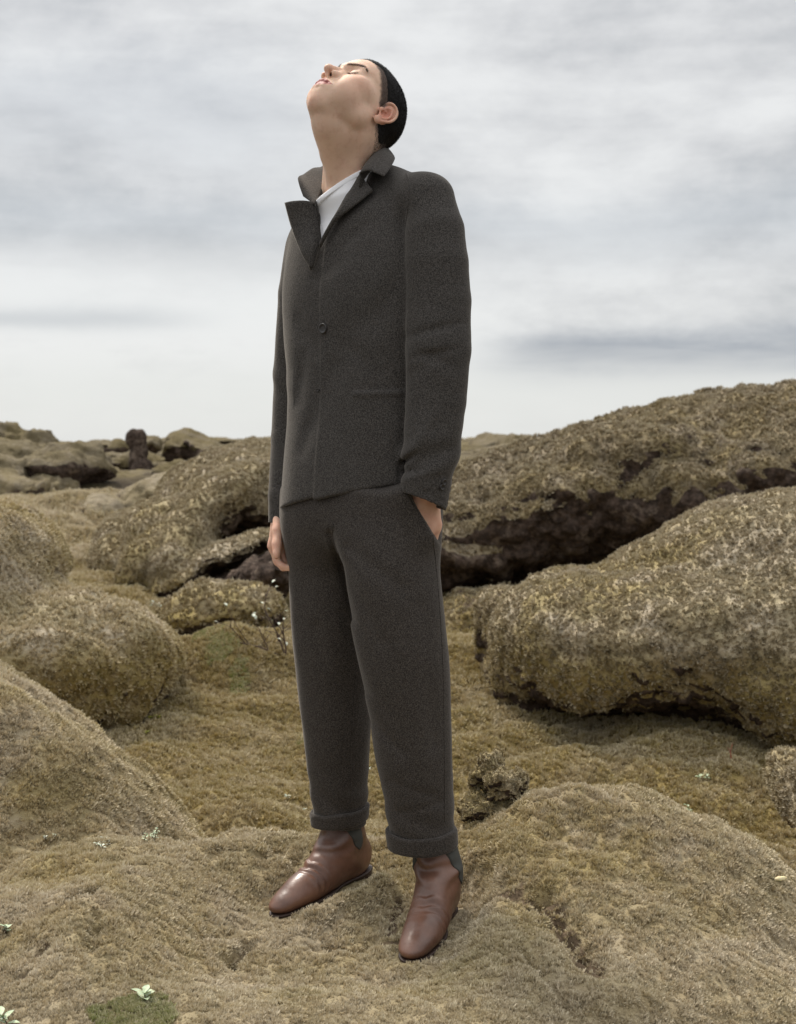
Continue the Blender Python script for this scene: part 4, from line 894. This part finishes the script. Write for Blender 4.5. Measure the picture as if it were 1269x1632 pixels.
# ------------------------------------------------------------------ jacket
build_shirt()
def build_jacket():
    lo, hi = (-.31, 2.74, .83), (.175, 3.34, 1.64); st = .0029
    f = Field(*[ar(a, b, st) for a, b in zip(lo, hi)]); g = Field(f.xs, f.ys, f.zs)
    f.op(ring_fn(TOR, 2.35, z0=.80, z1=1.56, rnd=.07))
    f.cap(P(608, 301, 3.065), S_N+np.array([-.012, .0, .0]), .054, .049, .03); f.cap(P(548, 325, 3.12), S_F+np.array([.01, 0, .002]), .054, .052, .04)
    f.ell(P(684, 410, 3.06), (.078, .070, .12), None, .06)
    # sleeves
    WN = P(676, 785, 2.875)
    chain(g, [(S_N, .055), (P(692, 370, 2.92), .0610), (P(696, 420, 2.91), .0640), (P(699, 480, 2.905), .0655), (E_N, .0655), (P(696, 640, 2.885), .060), (P(690, 700, 2.88), .058), (P(680, 765, 2.875), .0515), (P(674, 830, 2.87), .044)], .004)
    chain(g, [(S_F, .062), (P(489, 470, 3.19), .062), (E_F, .062), (P(474, 700, 3.19), .058), (P(463, 790, 3.17), .050), (P(459, 880, 3.165), .046)], .004)
    ZZ = f.zs[None, None, :]; k = .006+.026*sstep(ZZ, 1.42, 1.54)
    # crease where sleeve meets torso
    f.F = smin(f.F, g.F, k)
    sl = g.F-f.F*0
    def folds(X, Y, Z):
        q = np.stack([X, Y, Z], -1); up_ = sstep(Z, 1.52, 1.40)
        d_ = -.0034*up_*perlin(q*np.array([6, 6, 2.2])+1.3)-.0014*perlin(q*np.array([18, 18, 8])+4)
        # sleeve wrinkles round the elbows and above the cuffs
        el = np.exp(-((Z-E_N[2]+.01)/.07)**2)*(X > .02)+np.exp(-((Z-E_F[2])/.07)**2)*(X < -.215)
        d_ = d_-.0009*el*np.sin(70*(Z+.55*X)+3*perlin(q*7))
        lo_ = np.exp(-((Z-.965)/.05)**2)*(X > .0)*(Y < 2.95); d_ = d_-.004*lo_*np.sin(85*(Z-.5*X)+2*perlin(q*6+2))
        return d_
    f.op(folds, mode='disp')
    def grooves(a, b, w_, dp, y1=3.05, Yr=2.93):
        A = P(a[0], a[1], Yr); B = P(b[0], b[1], Yr)
        def fn(X, Y, Z):
            t = np.clip(((X-A[0])*(B[0]-A[0])+(Z-A[2])*(B[2]-A[2]))/((B[0]-A[0])**2+(B[2]-A[2])**2), 0, 1)
            d_ = np.hypot(X-A[0]-t*(B[0]-A[0]), Z-A[2]-t*(B[2]-A[2])); return dp*np.exp(-(d_/w_)**2)*(Y < y1)*(1-.6*np.abs(2*t-1))
        f.op(fn, (min(A[0], B[0])-.06, 2.7, min(A[2], B[2])-.06), (max(A[0], B[0])+.06, y1, max(A[2], B[2])+.06), mode='disp')
    grooves((637, 741), (662, 722), .006, .012); grooves((640, 752), (668, 748), .008, .006); grooves((646, 300), (642, 400), .012, .006); grooves((560, 540), (525, 620), .03, .007); grooves((528, 535), (600, 590), .018, .004); grooves((505, 440), (560, 400), .014, .004); grooves((640, 420), (600, 520), .02, .005); grooves((652, 540), (735, 520), .009, .005); grooves((655, 575), (730, 560), .008, .004); grooves((470, 500), (500, 560), .014, .005)
    grooves((650, 730), (690, 660), .012, -.005); grooves((520, 540), (640, 480), .03, .005); grooves((480, 560), (470, 640), .012, .006)
    grooves((520, 410), (600, 345), .014, .005); grooves((655, 560), (720, 590), .012, .004); grooves((655, 600), (700, 570), .012, .003); grooves((505, 640), (478, 720), .014, .005)
    # front overlap step, patch pocket, shoulder seam
    def details(X, Y, Z):
        u, v = uv_of(TOR, X, Y, Z); front = v > .02
        d_ = -.0020*sstep(u, -.0130, -.0070)*sstep(Z, 1.47, 1.40)*front*(np.abs(u) < .15)*sstep(.14-u, 0, .04)
        A = P(567, 627, 2.93); ue = (A-np.array([np.interp(A[2], TOR['z'], TOR['cx']), np.interp(A[2], TOR['z'], TOR['cy']), 0]))@LF
        zt = A[2]+.02*(u-ue)*1.0+.004; inp = sstep(u, ue-.002, ue+.012)*(u < .2)*(v > -.05)
        ins = inp*sstep(zt-Z, -.001, .001)*(Z > zt-.155)
        d_ = d_-.0022*ins*sstep(Z-zt, -.14, -.06)-.0030*inp*np.exp(-((zt-.007-Z)/.006)**2)*(Z < zt)
        return d_
    tor_only = g.F > .004
    r, X, Y, Z = f.sub((-.31, 2.74, .83), (.2, 3.34, 1.5)); f.F[r] += (sstep(g.F[r], .0, .016)*details(X, Y, Z)).astype(np.float32)
    # hems
    def hem(X, Y, Z):
        u, v = uv_of(TOR, X, Y, Z); return (EYE-.112+.20*u-.012*(u > -.0105)*0+.006*(u < -.0105)*1.0)-Z
    body_part = g.F > .003
    r, X, Y, Z = f.sub((-.4, 2.6, .8), (.3, 3.4, 1.02)); hv = hem(X, Y, Z); cutd = smax(f.F[r], hv.astype(np.float32), .006)
    f.F[r] = np.where(g.F[r] > .0, cutd, f.F[r])
    def plane(p0, n_): return lambda X, Y, Z: (X-p0[0])*n_[0]+(Y-p0[1])*n_[1]+(Z-p0[2])*n_[2]
    # sleeve ends
    e0 = P(678, 800, 2.87); dn = np.array([-.42, -.10, -1.0]); dn /= np.linalg.norm(dn)
    r, X, Y, Z = f.sub((-.03, 2.7, .8), (.3, 3.05, 1.0)); pv = plane(e0, dn)(X, Y, Z).astype(np.float32)
    f.F[r] = np.where(g.F[r] <= .012, smax(f.F[r], pv, .005), f.F[r])
    e1 = P(445, 838, 3.165); r, X, Y, Z = f.sub((-.4, 3.0, .78), (-.19, 3.4, .97)); pv = plane(e1, np.array([0.02, 0, -1.0]))(X, Y, Z).astype(np.float32)
    f.F[r] = np.where(g.F[r] <= .012, smax(f.F[r], pv, .005), f.F[r])
    # hollow sleeve mouths and body
    f.cap(P(684, 745, 2.875), P(672, 850, 2.865), .043, .038, .0, 'cut'); f.cap(P(464, 780, 3.17), P(457, 900, 3.165), .044, .040, 0, 'cut')
    f.op(ring_fn(TOR, 2.35, grow=-.009, z0=.5, z1=1.0, rnd=0), mode='cut')
    # the open V and the neck hole
    pts = [torP(511, 394), torP(535, 345), torP(556, 305), torP(563, 285), P(576, 240, 3.02), P(560, 200, 3.0), P(500, 230, 3.05), P(510, 300, 3.05), torP(503, 330), torP(506, 362)]
    poly = [(float(p@LF), float(p[2])) for p in pts]
    def vcut(X, Y, Z):
        u = X*LF[0]+Y*LF[1]; dmin = np.full(X.shape, 9.0, np.float32); ins = np.zeros(X.shape, bool); n_ = len(poly)
        for i in range(n_):
            (x0, z0), (x1, z1) = poly[i], poly[(i+1) % n_]
            t = np.clip(((u-x0)*(x1-x0)+(Z-z0)*(z1-z0))/((x1-x0)**2+(z1-z0)**2), 0, 1); dmin = np.minimum(dmin, np.hypot(u-x0-t*(x1-x0), Z-z0-t*(z1-z0)))
            c_ = ((z0 > Z) != (z1 > Z)) & (u < (x1-x0)*(Z-z0)/(z1-z0+1e-12)+x0); ins ^= c_
        dd = np.where(ins, -dmin, dmin); v = -((X-neck_c[0])*FW[0]+(Y-neck_c[1])*FW[1]); return np.maximum(dd, v-.0)
    f.op(vcut, (-.3, 2.7, 1.38), (.1, 3.2, 1.66), .004, 'cut')
    f.cap(neck_c+np.array([0, .0, -.06]), neck_c+np.array([.004, -.01, .12]), .074, .080, .006, 'cut')
    V, Q = f.mesh(); V = vsmooth(V, Q, 1, .5)
    return mesh_np('jacket', V, Q, M['jacket'], person), V, Q
jacket, JV, JQ = build_jacket(); jtree = bvh(JV, JQ)
def onj(px, py, off=.004, fb=2.97): return surf(jtree, px, py, off, fb)[0]
# lapels and collar
def mid3(a, b, t, out=0.0): return a+(b-a)*t+np.array([-.25, -.95, .15])*out
inner = [torP(572, 276, .014), torP(559, 299, .014), torP(544, 327, .014), torP(528, 359, .012), torP(512, 390, .008)]
outer = [onj(599, 309, .011), onj(582, 324, .012), onj(560, 341, .012), onj(538, 360, .011), onj(514, 397, .006)]
sheet('lapel', [[a, mid3(a, b, .33, .010), mid3(a, b, .7, .007), b] for a, b in zip(inner, outer)], M['jacket'], jacket, .0048, puff=0)
inner = [torP(502, 322, .012), torP(505, 345, .012), torP(508, 368, .012), torP(509, 392, .010), torP(499, 428, .008)]
outer = [P(454, 323, 3.035), P(463, 357, 3.035), P(473, 386, 3.02), P(483, 408, 3.00), torP(497, 431, .008)]
print('torY', [round(float(q[1]), 3) for q in inner])
sheet('lapel', [[a, mid3(a, b, .33, .012), mid3(a, b, .7, .010), b] for a, b in zip(inner, outer)], M['jacket'], jacket, .0048)
st = [(P(573, 277, 2.965), P(612, 281, 2.925)), (P(580, 265, 2.98), P(620, 270, 2.945)), (P(592, 250, 3.015), P(629, 255, 2.99)), (P(602, 240, 3.06), P(627, 249, 3.06)), (P(604, 238, 3.11), P(620, 247, 3.14)),
      (P(590, 240, 3.16), P(596, 252, 3.20)), (P(560, 247, 3.185), P(556, 258, 3.225)), (P(533, 262, 3.175), P(516, 268, 3.215)), (P(520, 285, 3.14), P(500, 268, 3.18)), (P(512, 306, 3.08), P(484, 278, 3.12)), (P(504, 325, 3.02), P(475, 285, 3.07)), (P(500, 325, 3.01), P(484, 313, 3.045))]
def colrow(a, b):
    c0 = np.array([neck_c[0], neck_c[1], 0]); o_ = (a+b)/2-c0; o_[2] = 0; o_ /= np.linalg.norm(o_)
    return [a, a+(b-a)*.33+o_*.004+np.array([0, 0, .008]), a+(b-a)*.7+o_*.004+np.array([0, 0, .004]), b]
sheet('collar', [colrow(a, b) for a, b in st[:8]]+[[a, a+(b-a)*.33, a+(b-a)*.7, b] for a, b in st[8:]], M['jacket'], jacket, .0048, nu=60)
# stand of the collar, down inside the neck
sheet('collar_stand', [[a+np.array([0, 0, -.028])+(np.array([neck_c[0], neck_c[1], 0])-a)*np.array([.02, .02, 0]), a+np.array([0, 0, -.012]), a] for a, b in st[:11]], M['jacket'], jacket, .004, nu=44, nv=6)
def button(p, n_, r_, parent):
    """turned button: dished disc with a raised rim and a sewn centre"""
    n_ = n_/np.linalg.norm(n_); t = np.cross(n_, [0, 0, 1.0]); t /= np.linalg.norm(t); b_ = np.cross(n_, t)
    prof = [(0, .0008), (.45, .0008), (.62, .0010), (.74, .0024), (.90, .0026), (1.0, .0016), (1.0, -.0004)]; k = 28; V = []; Q = []
    for i, (a, h) in enumerate(prof):
        for j in range(k):
            q = 2*math.pi*j/k; V.append(p+(t*math.cos(q)+b_*math.sin(q))*max(a, .01)*r_+n_*h)
    for i in range(len(prof)-1):
        for j in range(k): Q.append((i*k+j, i*k+(j+1) % k, (i+1)*k+(j+1) % k, (i+1)*k+j))
    o = mesh_np('button', np.array(V), np.array(Q)[:, ::-1], M['button'], parent)
    return o
p_, n_ = surf(jtree, 515.5, 523.5, .0012); button(p_, n_, .0112, jacket)
for a, b in ((704, 776), (707, 768)):
    p_, n_ = surf(jtree, a, b, .0012, 2.85); button(p_, n_, .0062, jacket)
p_, n_ = surf(jtree, 508.5, 622, .0004); button(p_, n_, .0028, jacket)
# ------------------------------------------------------------------ boots
def build_boot(spec, axis, top):
    a = np.array(spec[0]); b = np.array(spec[1]); dv = b-a; fx = dv/np.linalg.norm(dv); lt = np.cross([0, 0, 1.0], fx); lt /= np.linalg.norm(lt); upv = np.cross(fx, lt)
    O = a-fx*.030
    W_ = lambda x, y, z: O+fx*x+lt*y+upv*z
    Mx = np.stack([fx, lt, upv])
    c8 = np.array([W_(x, y, z) for x in (-.03, .31) for y in (-.08, .08) for z in (-.02, .06)]+[top+np.array([dx_, dy_, .03]) for dx_ in (-.07, .07) for dy_ in (-.07, .07)])
    f = Field(*[ar(l, h, .0020) for l, h in zip(c8.min(0)-.01, c8.max(0)+.01)])
    E = lambda c, r, k=.02, m='add': f.ell(W_(*c), r, Mx, k, m)
    E((.045, 0, .048), (.048, .034, .050)); E((.10, 0, .050), (.075, .034, .050), .03); E((.165, .003, .036), (.075, .041, .037), .025); E((.212, .003, .027), (.062, .0385, .026), .02); E((.254, .000, .0200), (.038, .0300, .0170), .016)
    ank = W_(.062, 0, .105)
    f.cap(W_(.075, 0, .075), ank, .040, .041, .03); f.cap(W_(.130, 0, .058), W_(.085, 0, .100), .030, .033, .03)
    f.cap(ank, top, .0415, .049, .02)
    f.op(lambda X, Y, Z: -((X-O[0])*upv[0]+(Y-O[1])*upv[1]+(Z-O[2])*upv[2])+.008, mode='and', k=.004)
    def creases(X, Y, Z):
        x = (X-O[0])*fx[0]+(Y-O[1])*fx[1]+(Z-O[2])*fx[2]; y = (X-O[0])*lt[0]+(Y-O[1])*lt[1]+(Z-O[2])*lt[2]; z = (X-O[0])*upv[0]+(Y-O[1])*upv[1]+(Z-O[2])*upv[2]
        q = np.stack([X, Y, Z], -1); nz = perlin(q*14)
        fl = np.exp(-((x-.178+.05*np.abs(y))/.020)**2)*sstep(z, .02, .035); an = np.exp(-((z-.118)/.030)**2)*sstep(x, .05, .085)
        return .0024*fl*np.sin(330*(x+.35*np.abs(y))+3*nz)+.0030*an*np.sin(170*(z+.30*x)+4*nz)-.0014*nz
    f.op(creases, mode='disp'); V, Q = f.mesh(); V = vsmooth(V, Q, 1, .5)
    o = mesh_np('boot', V, Q, M['leather'], person)
    x = (V-O)@fx; y = (V-O)@lt; z = (V-O)@upv; N = normals(V, Q); ctr = V.mean(0)
    if (N*(V-ctr)).sum() < 0: N = -N
    # elastic side panels, narrowing downwards
    X, Y, Z = np.meshgrid(f.xs, f.ys, f.zs, indexing='ij'); lx = (X-O[0])*fx[0]+(Y-O[1])*fx[1]+(Z-O[2])*fx[2]; ly = (X-O[0])*lt[0]+(Y-O[1])*lt[1]+(Z-O[2])*lt[2]; lz = (X-O[0])*upv[0]+(Y-O[1])*upv[1]+(Z-O[2])*upv[2]
    zt = np.clip((lz-.076)/.12, 0, 1); hw = np.interp(zt, [0, .1, .5, 1], [.002, .012, .021, .026]); axx = np.interp(lz, [.07, .12, .25], axis)
    for s in (-1, 1):
        e_ = Field(f.xs, f.ys, f.zs); e_.F = smax(np.abs(f.F-.0004)-.0021, smax(np.maximum(np.abs(lx-axx)-hw, .076-lz), .006-ly*s, .002), .001).astype(np.float32)
        V3, Q3 = e_.mesh()
        if len(Q3): mesh_np('elastic_panel', vsmooth(V3, Q3, 1), Q3, M['elastic'], o)
    # sole with welt and heel
    fs = Field(f.xs, f.ys, ar(f.zs[0]-.01, c8[:, 2].max()*0+max(a[2], b[2])+.06, .0016))
    Es = lambda c, r, k=.012: fs.ell(W_(*c), r, Mx, k)
    Es((.045, 0, .004), (.046, .031, .030)); Es((.10, 0, .004), (.08, .027, .03)); Es((.175, .003, .004), (.072, .040, .03)); Es((.218, .003, .004), (.060, .0375, .03)); Es((.254, 0, .004), (.039, .0305, .03))
    zz = lambda X, Y, Z: (X-O[0])*upv[0]+(Y-O[1])*upv[1]+(Z-O[2])*upv[2]
    fs.op(lambda X, Y, Z: np.maximum(zz(X, Y, Z)-.0085, .0025-zz(X, Y, Z)), mode='and', k=.002)
    heel = Field(fs.xs, fs.ys, fs.zs); heel.ell(W_(.042, 0, 0), (.038, .029, .05), Mx, 0); heel.op(lambda X, Y, Z: np.maximum(zz(X, Y, Z)-.006, -.014-zz(X, Y, Z)), mode='and', k=.002); fs.F = np.minimum(fs.F, heel.F)
    V2, Q2 = fs.mesh(); mesh_np('sole', V2, Q2, M['sole'], o)
    return o
build_boot(NEAR_BOOT, [.060, .068, .076], P(691, 1345, 3.035)); build_boot(FAR_BOOT, [.060, .066, .072], P(546, 1300, 3.25))

# sewn seams, laid along the cloth
def seam(tree, pts, mat, parent, name='seam', r=.0011, n=60):
    pts = np.array(pts, float); t = np.linspace(0, len(pts)-1, n); c_ = np.stack([interp_s(t, np.arange(len(pts)), pts[:, i]) for i in (0, 1)], 1); V = []; Q = []; pv = []
    for x, y in c_:
        p, q = surf(tree, x, y, .0002, None) if False else surf(tree, x, y, .0002, 3.0)
        pv.append((p, q))
    k = 6
    for i, (p, q) in enumerate(pv):
        a = pv[max(i-1, 0)][0]; b = pv[min(i+1, n-1)][0]; tg = (b-a)/max(np.linalg.norm(b-a), 1e-9); sd = np.cross(tg, q); sd /= max(np.linalg.norm(sd), 1e-9)
        for j in range(k): V.append(p+(sd*math.cos(2*math.pi*j/k)*1.4+q*math.sin(2*math.pi*j/k))*r)
    for i in range(n-1):
        if np.linalg.norm(pv[i][0]-pv[i+1][0]) > .05: continue
        for j in range(k): Q.append((i*k+j, i*k+(j+1) % k, (i+1)*k+(j+1) % k, (i+1)*k+j))
    return mesh_np(name, np.array(V), np.array(Q), mat, parent)
ttree = bvh(TV, TQ)
seam(ttree, [(690, 852), (697, 920), (703, 1000), (707, 1080), (708, 1160), (709, 1240), (709, 1310)], M['trousers'], trousers)
seam(ttree, [(568, 1075), (566, 1100), (560, 1200), (560, 1278)], M['trousers'], trousers)
seam(ttree, [(531, 835), (530, 850), (533, 866), (541, 884)], M['trousers'], trousers)
seam(jtree, [(648, 276), (652, 292), (650, 330), (645, 370)], M['jacket'], jacket)
#PLANTS
# ------------------------------------------------------------------ small plants in the moss
def gp(px, py):
    Y = np.concatenate([np.arange(2.2, 6, .004), np.arange(6, 16, .02)]); X = (px-CX)/F*Y; Z = EYE-(py-HOR)/F*Y
    h = ground_h(X, Y); i = np.nonzero(Z < h)[0]; i = i[0] if len(i) else len(Y)-1
    return np.array([X[i], Y[i], h[i]])
def leaf_mat(name, col, col2, rough=.6):
    m, n, b = new_mat(name); pos = n.new('ShaderNodeNewGeometry').outputs['Position']
    n.link(n.mixc(n.smooth(n.noise(pos, 90, 3), .35, .65), col, col2), b.inputs['Base Color']); b.inputs['Roughness'].default_value = rough
    b.inputs['Subsurface Weight'].default_value = .15; b.inputs['Subsurface Scale'].default_value = .003; return m
M['willow'] = leaf_mat('downy_willow_leaf', (.34, .42, .25), (.46, .52, .36)); M['willow_grey'] = leaf_mat('silvery_leaf', (.42, .46, .36), (.58, .60, .50))
M['yellow_leaf'] = leaf_mat('yellowing_leaf', (.42, .38, .06), (.30, .34, .05)); M['twig'] = plain('dark_twig', (.06, .035, .025), .8)
M['catkin'] = leaf_mat('pale_catkin', (.60, .50, .28), (.74, .66, .42), .9); M['red_stem'] = leaf_mat('red_stem', (.25, .05, .03), (.32, .09, .04))
class MB:
    def __init__(s): s.V = []; s.Q = []
    def tube(s, pts, r0, r1, k=5):
        pts = [np.asarray(p, float) for p in pts]; n = len(pts); b0 = len(s.V)
        for i, p in enumerate(pts):
            t = pts[min(i+1, n-1)]-pts[max(i-1, 0)]; t = t/max(np.linalg.norm(t), 1e-9); a = np.cross(t, [.3, .9, .2]); a /= np.linalg.norm(a); b = np.cross(t, a); r = r0+(r1-r0)*i/(n-1)
            for j in range(k): s.V.append(p+(a*math.cos(2*math.pi*j/k)+b*math.sin(2*math.pi*j/k))*r)
        for i in range(n-1):
            for j in range(k): s.Q.append((b0+i*k+j, b0+i*k+(j+1) % k, b0+(i+1)*k+(j+1) % k, b0+(i+1)*k+j))
    def leaf(s, p, d_, up_, L_, W_):
        d_ = d_/np.linalg.norm(d_); sd = np.cross(d_, up_); sd /= np.linalg.norm(sd); nn_ = np.cross(sd, d_); b0 = len(s.V); prof = [(0, .08), (.2, .62), (.45, 1.0), (.7, .82), (.9, .38), (1, .05)]
        for t, w_ in prof:
            c_ = p+d_*L_*t-nn_*L_*.22*t*t
            s.V += [c_-sd*W_*w_+nn_*W_*w_*.35, c_-nn_*W_*.05, c_+sd*W_*w_+nn_*W_*w_*.35]
        for i in range(len(prof)-1):
            for j in (0, 1): s.Q.append((b0+3*i+j, b0+3*i+j+1, b0+3*i+j+4, b0+3*i+j+3))
    def cone(s, p, d_, L_, r_, sd=0):
        d_ = d_/np.linalg.norm(d_); a = np.cross(d_, [.2, .3, .9]); a /= np.linalg.norm(a); b = np.cross(d_, a); b0 = len(s.V); k = 9; n = 11; q = np.random.default_rng(sd)
        for i in range(n):
            t = i/(n-1); r = r_*math.sin(math.pi*min(.98, .06+.9*t))**.6
            for j in range(k): s.V.append(p+d_*L_*t+(a*math.cos(2*math.pi*(j+.5*(i % 2))/k)+b*math.sin(2*math.pi*(j+.5*(i % 2))/k))*r*q.uniform(.8, 1.15))
        for i in range(n-1):
            for j in range(k): s.Q.append((b0+i*k+j, b0+i*k+(j+1) % k, b0+(i+1)*k+(j+1) % k, b0+(i+1)*k+j))
    def build(s, name, mat, parent=None): return mesh_np(name, np.array(s.V), np.array(s.Q), mat, parent)
PR = np.random.default_rng(5)
def sprig(px, py, label, size=.03, nl=7, height=.03, stems=1, mat='willow', group=None, cat='plant', catk=0, rad=.0):
    p0 = gp(px, py)-np.array([0, 0, .004]); root = empty('leafy_sprig', tuple(p0)); tag(root, label, cat, group)
    lf = MB(); ck = MB()
    for k in range(stems):
        b = p0+np.array([PR.normal()*rad, PR.normal()*rad, 0]); ln = np.array([PR.normal()*.35, PR.normal()*.35-.1, 1.0]); ln /= np.linalg.norm(ln); h = height*PR.uniform(.7, 1.15)
        st = MB(); pts = [b, b+ln*h*.5+np.array([PR.normal(), PR.normal(), 0])*h*.06, b+ln*h]; st.tube(pts, .0013, .0008); st.build('stem', M['twig'], root)
        for i in range(nl):
            t = .25+.75*(i+1)/nl; q = b+ln*h*t; a = i*2.4+PR.uniform(-.4, .4); el = PR.uniform(.25, .9)
            d_ = np.array([math.cos(a), math.sin(a), el]); lf.leaf(q, d_, np.array([0, 0, 1.0]), size*PR.uniform(.7, 1.15), size*PR.uniform(.26, .36))
    for c_ in range(catk): ck.cone(p0+np.array([PR.normal()*.006, 0, height*.8]), np.array([PR.normal()*.35, -.2, 1]), .026, .0055, c_)
    lf.build('leaves', M[mat], root)
    if catk: ck.build('catkin', M['catkin'], root)
    return root
sprig(232, 1600, 'broad pale green leafy sprig standing in the dark green moss at the bottom', .024, 7, .030, 1)
sprig(14, 1638, 'pale green leafy sprig in the bottom left corner', .024, 7, .028, 1)
sprig(12, 1490, 'small silvery green sprig at the left edge above the bottom corner', .012, 6, .022, 2, rad=.008)
sprig(236, 1345, 'thin upright sprig of tiny leaves on the left slope', .010, 8, .038, 3, rad=.014)
sprig(163, 1352, 'low spreading silvery sprig on the left slope beside the upright one', .011, 6, .018, 4, 'willow_grey', rad=.018)
sprig(88, 1334, 'tiny pale tuft of leaves high on the left slope', .007, 6, .014, 2, 'willow_grey', rad=.008)
sprig(452, 1272, 'small white leaved plant left of the farther trouser cuff', .014, 6, .016, 2, 'willow_grey', rad=.010)
sprig(484, 1292, 'white leaved plant nearest the farther trouser cuff', .014, 6, .018, 3, 'willow_grey', rad=.020)
sprig(592, 1228, 'white leaved plant seen between the trouser legs', .018, 6, .018, 2, 'willow_grey', rad=.012)
sprig(243, 1150, 'yellowing little leafy plant in the valley on the left', .020, 6, .030, 2, 'yellow_leaf', rad=.02)
sprig(236, 1172, 'smaller yellow green plant below the yellowing one in the valley', .014, 6, .022, 2, 'yellow_leaf', rad=.02)
sprig(248, 975, 'pale grey leaved plant in the valley under the drooping lobes', .020, 8, .05, 3, 'willow_grey', rad=.04)
sprig(276, 982, 'pale grey leaved plant just right of another under the drooping lobes', .020, 8, .04, 3, 'willow_grey', rad=.03)
sprig(1120, 1246, 'green sprig with a pale catkin behind the mossy dome on the right', .020, 6, .028, 2, 'willow', catk=1, rad=.014)
sprig(1104, 1300, 'small green sprig on a bent dark stem behind the mossy dome', .014, 5, .030, 2, 'willow', rad=.008)
sprig(1236, 1222, 'green sprig with an upright cream catkin beside the dark knob at right edge', .020, 7, .028, 3, 'willow', catk=1, rad=.020)
sprig(1268, 1226, 'green sprig cut by the right edge of the frame', .018, 6, .025, 2, 'willow', rad=.012)
# red stalk, lying catkin
b = gp(1166, 1212); r_ = MB(); r_.tube([b, b+[-.004, 0, .03], b+[.004, 0, .06]], .0022, .0012); r_.tube([b+[-.003, 0, .025], b+[-.014, 0, .045]], .0014, .001)
o = r_.build('red_stalk', M['red_stem']); tag(o, 'thin red forked stalk at the foot of the huge boulder', 'stalk')
b = gp(1243, 1405); r_ = MB(); r_.cone(b+[-.012, 0, .004], np.array([1, .1, .12]), .028, .0055, 3); o = r_.build('catkin', M['catkin']); tag(o, 'loose cream catkin lying on the right flank of the dome', 'catkin')
# twiggy willow bush behind the man's leg
def bush():
    b = gp(455, 1048); root = empty('willow_bush', tuple(b)); tag(root, 'low bare twiggy bush with pale buds left of the trouser knee', 'bush')
    tw = MB(); s = b[1]/F
    def grow(p, d_, L_, r, dep):
        pts = [p]; q = p.copy(); dd = d_.copy()
        for i in range(5): dd = dd+PR.normal(size=3)*.16; dd /= np.linalg.norm(dd); q = q+dd*L_/5; pts.append(q.copy())
        tw.tube(pts, r, r*.5)
        if dep == 0:
            bd = MB(); bd.leaf(pts[-1], dd+PR.normal(size=3)*.5, np.array([0, 0, 1.0]), .022, .008); bd.build('bud', M['willow_grey'], root)
            return
        for i in range(3 if dep > 1 else 2):
            t = PR.uniform(.35, 1); c_ = p+(q-p)*t; nd = dd*.6+np.array([PR.normal()*.5, PR.normal()*.3, .55+PR.normal()*.3]); grow(c_, nd/np.linalg.norm(nd), L_*.62, r*.6, dep-1)
    for dr, L_ in (((-1, .1, .12), 75*s), ((-.75, -.1, .45), 80*s), ((-.3, .2, .9), 72*s), ((.2, .1, .9), 50*s)): grow(b, np.array(dr)/np.linalg.norm(dr), L_, .0045, 2)
    tw.build('branches', M['twig'], root)
bush()
# ------------------------------------------------------------------ patches of bright green moss
def green(px, py, rx, ry, n, size):
    c0 = gp(px, py); Y0 = c0[1]; sx = rx/F*Y0; sy = ry/F*Y0*Y0/.9
    a = rng.uniform(0, 2*np.pi, n); r = np.sqrt(rng.uniform(0, 1, n))*(1+.35*perlin(np.stack([np.cos(a)*1.7, np.sin(a)*1.7, a*0+px*.01], 1)))
    X = c0[0]+sx*r*np.cos(a); Y = c0[1]+sy*r*np.sin(a); return np.stack([X, Y, ground_h(X, Y)+.002], 1), np.full(n, size)*rng.uniform(.6, 1.2, n)
G = [green(*a) for a in ((215, 1625, 70, 24, 1300, .008), (128, 1003, 12, 6, 260, .014), (108, 965, 12, 4, 120, .014), (382, 1086, 15, 6, 300, .013), (352, 1034, 26, 5, 400, .014), (130, 1045, 8, 3, 80, .012), (484, 1182, 9, 7, 140, .010), (330, 1012, 26, 5, 300, .014), (245, 1085, 8, 3, 60, .012))]
gp_, gs_ = np.concatenate([g[0] for g in G]), np.concatenate([g[1] for g in G])
o = scatter('green_moss', gp_, np.tile([0, 0, 1.0], (len(gp_), 1)), gs_, 'n'); tag(o, kind='stuff')
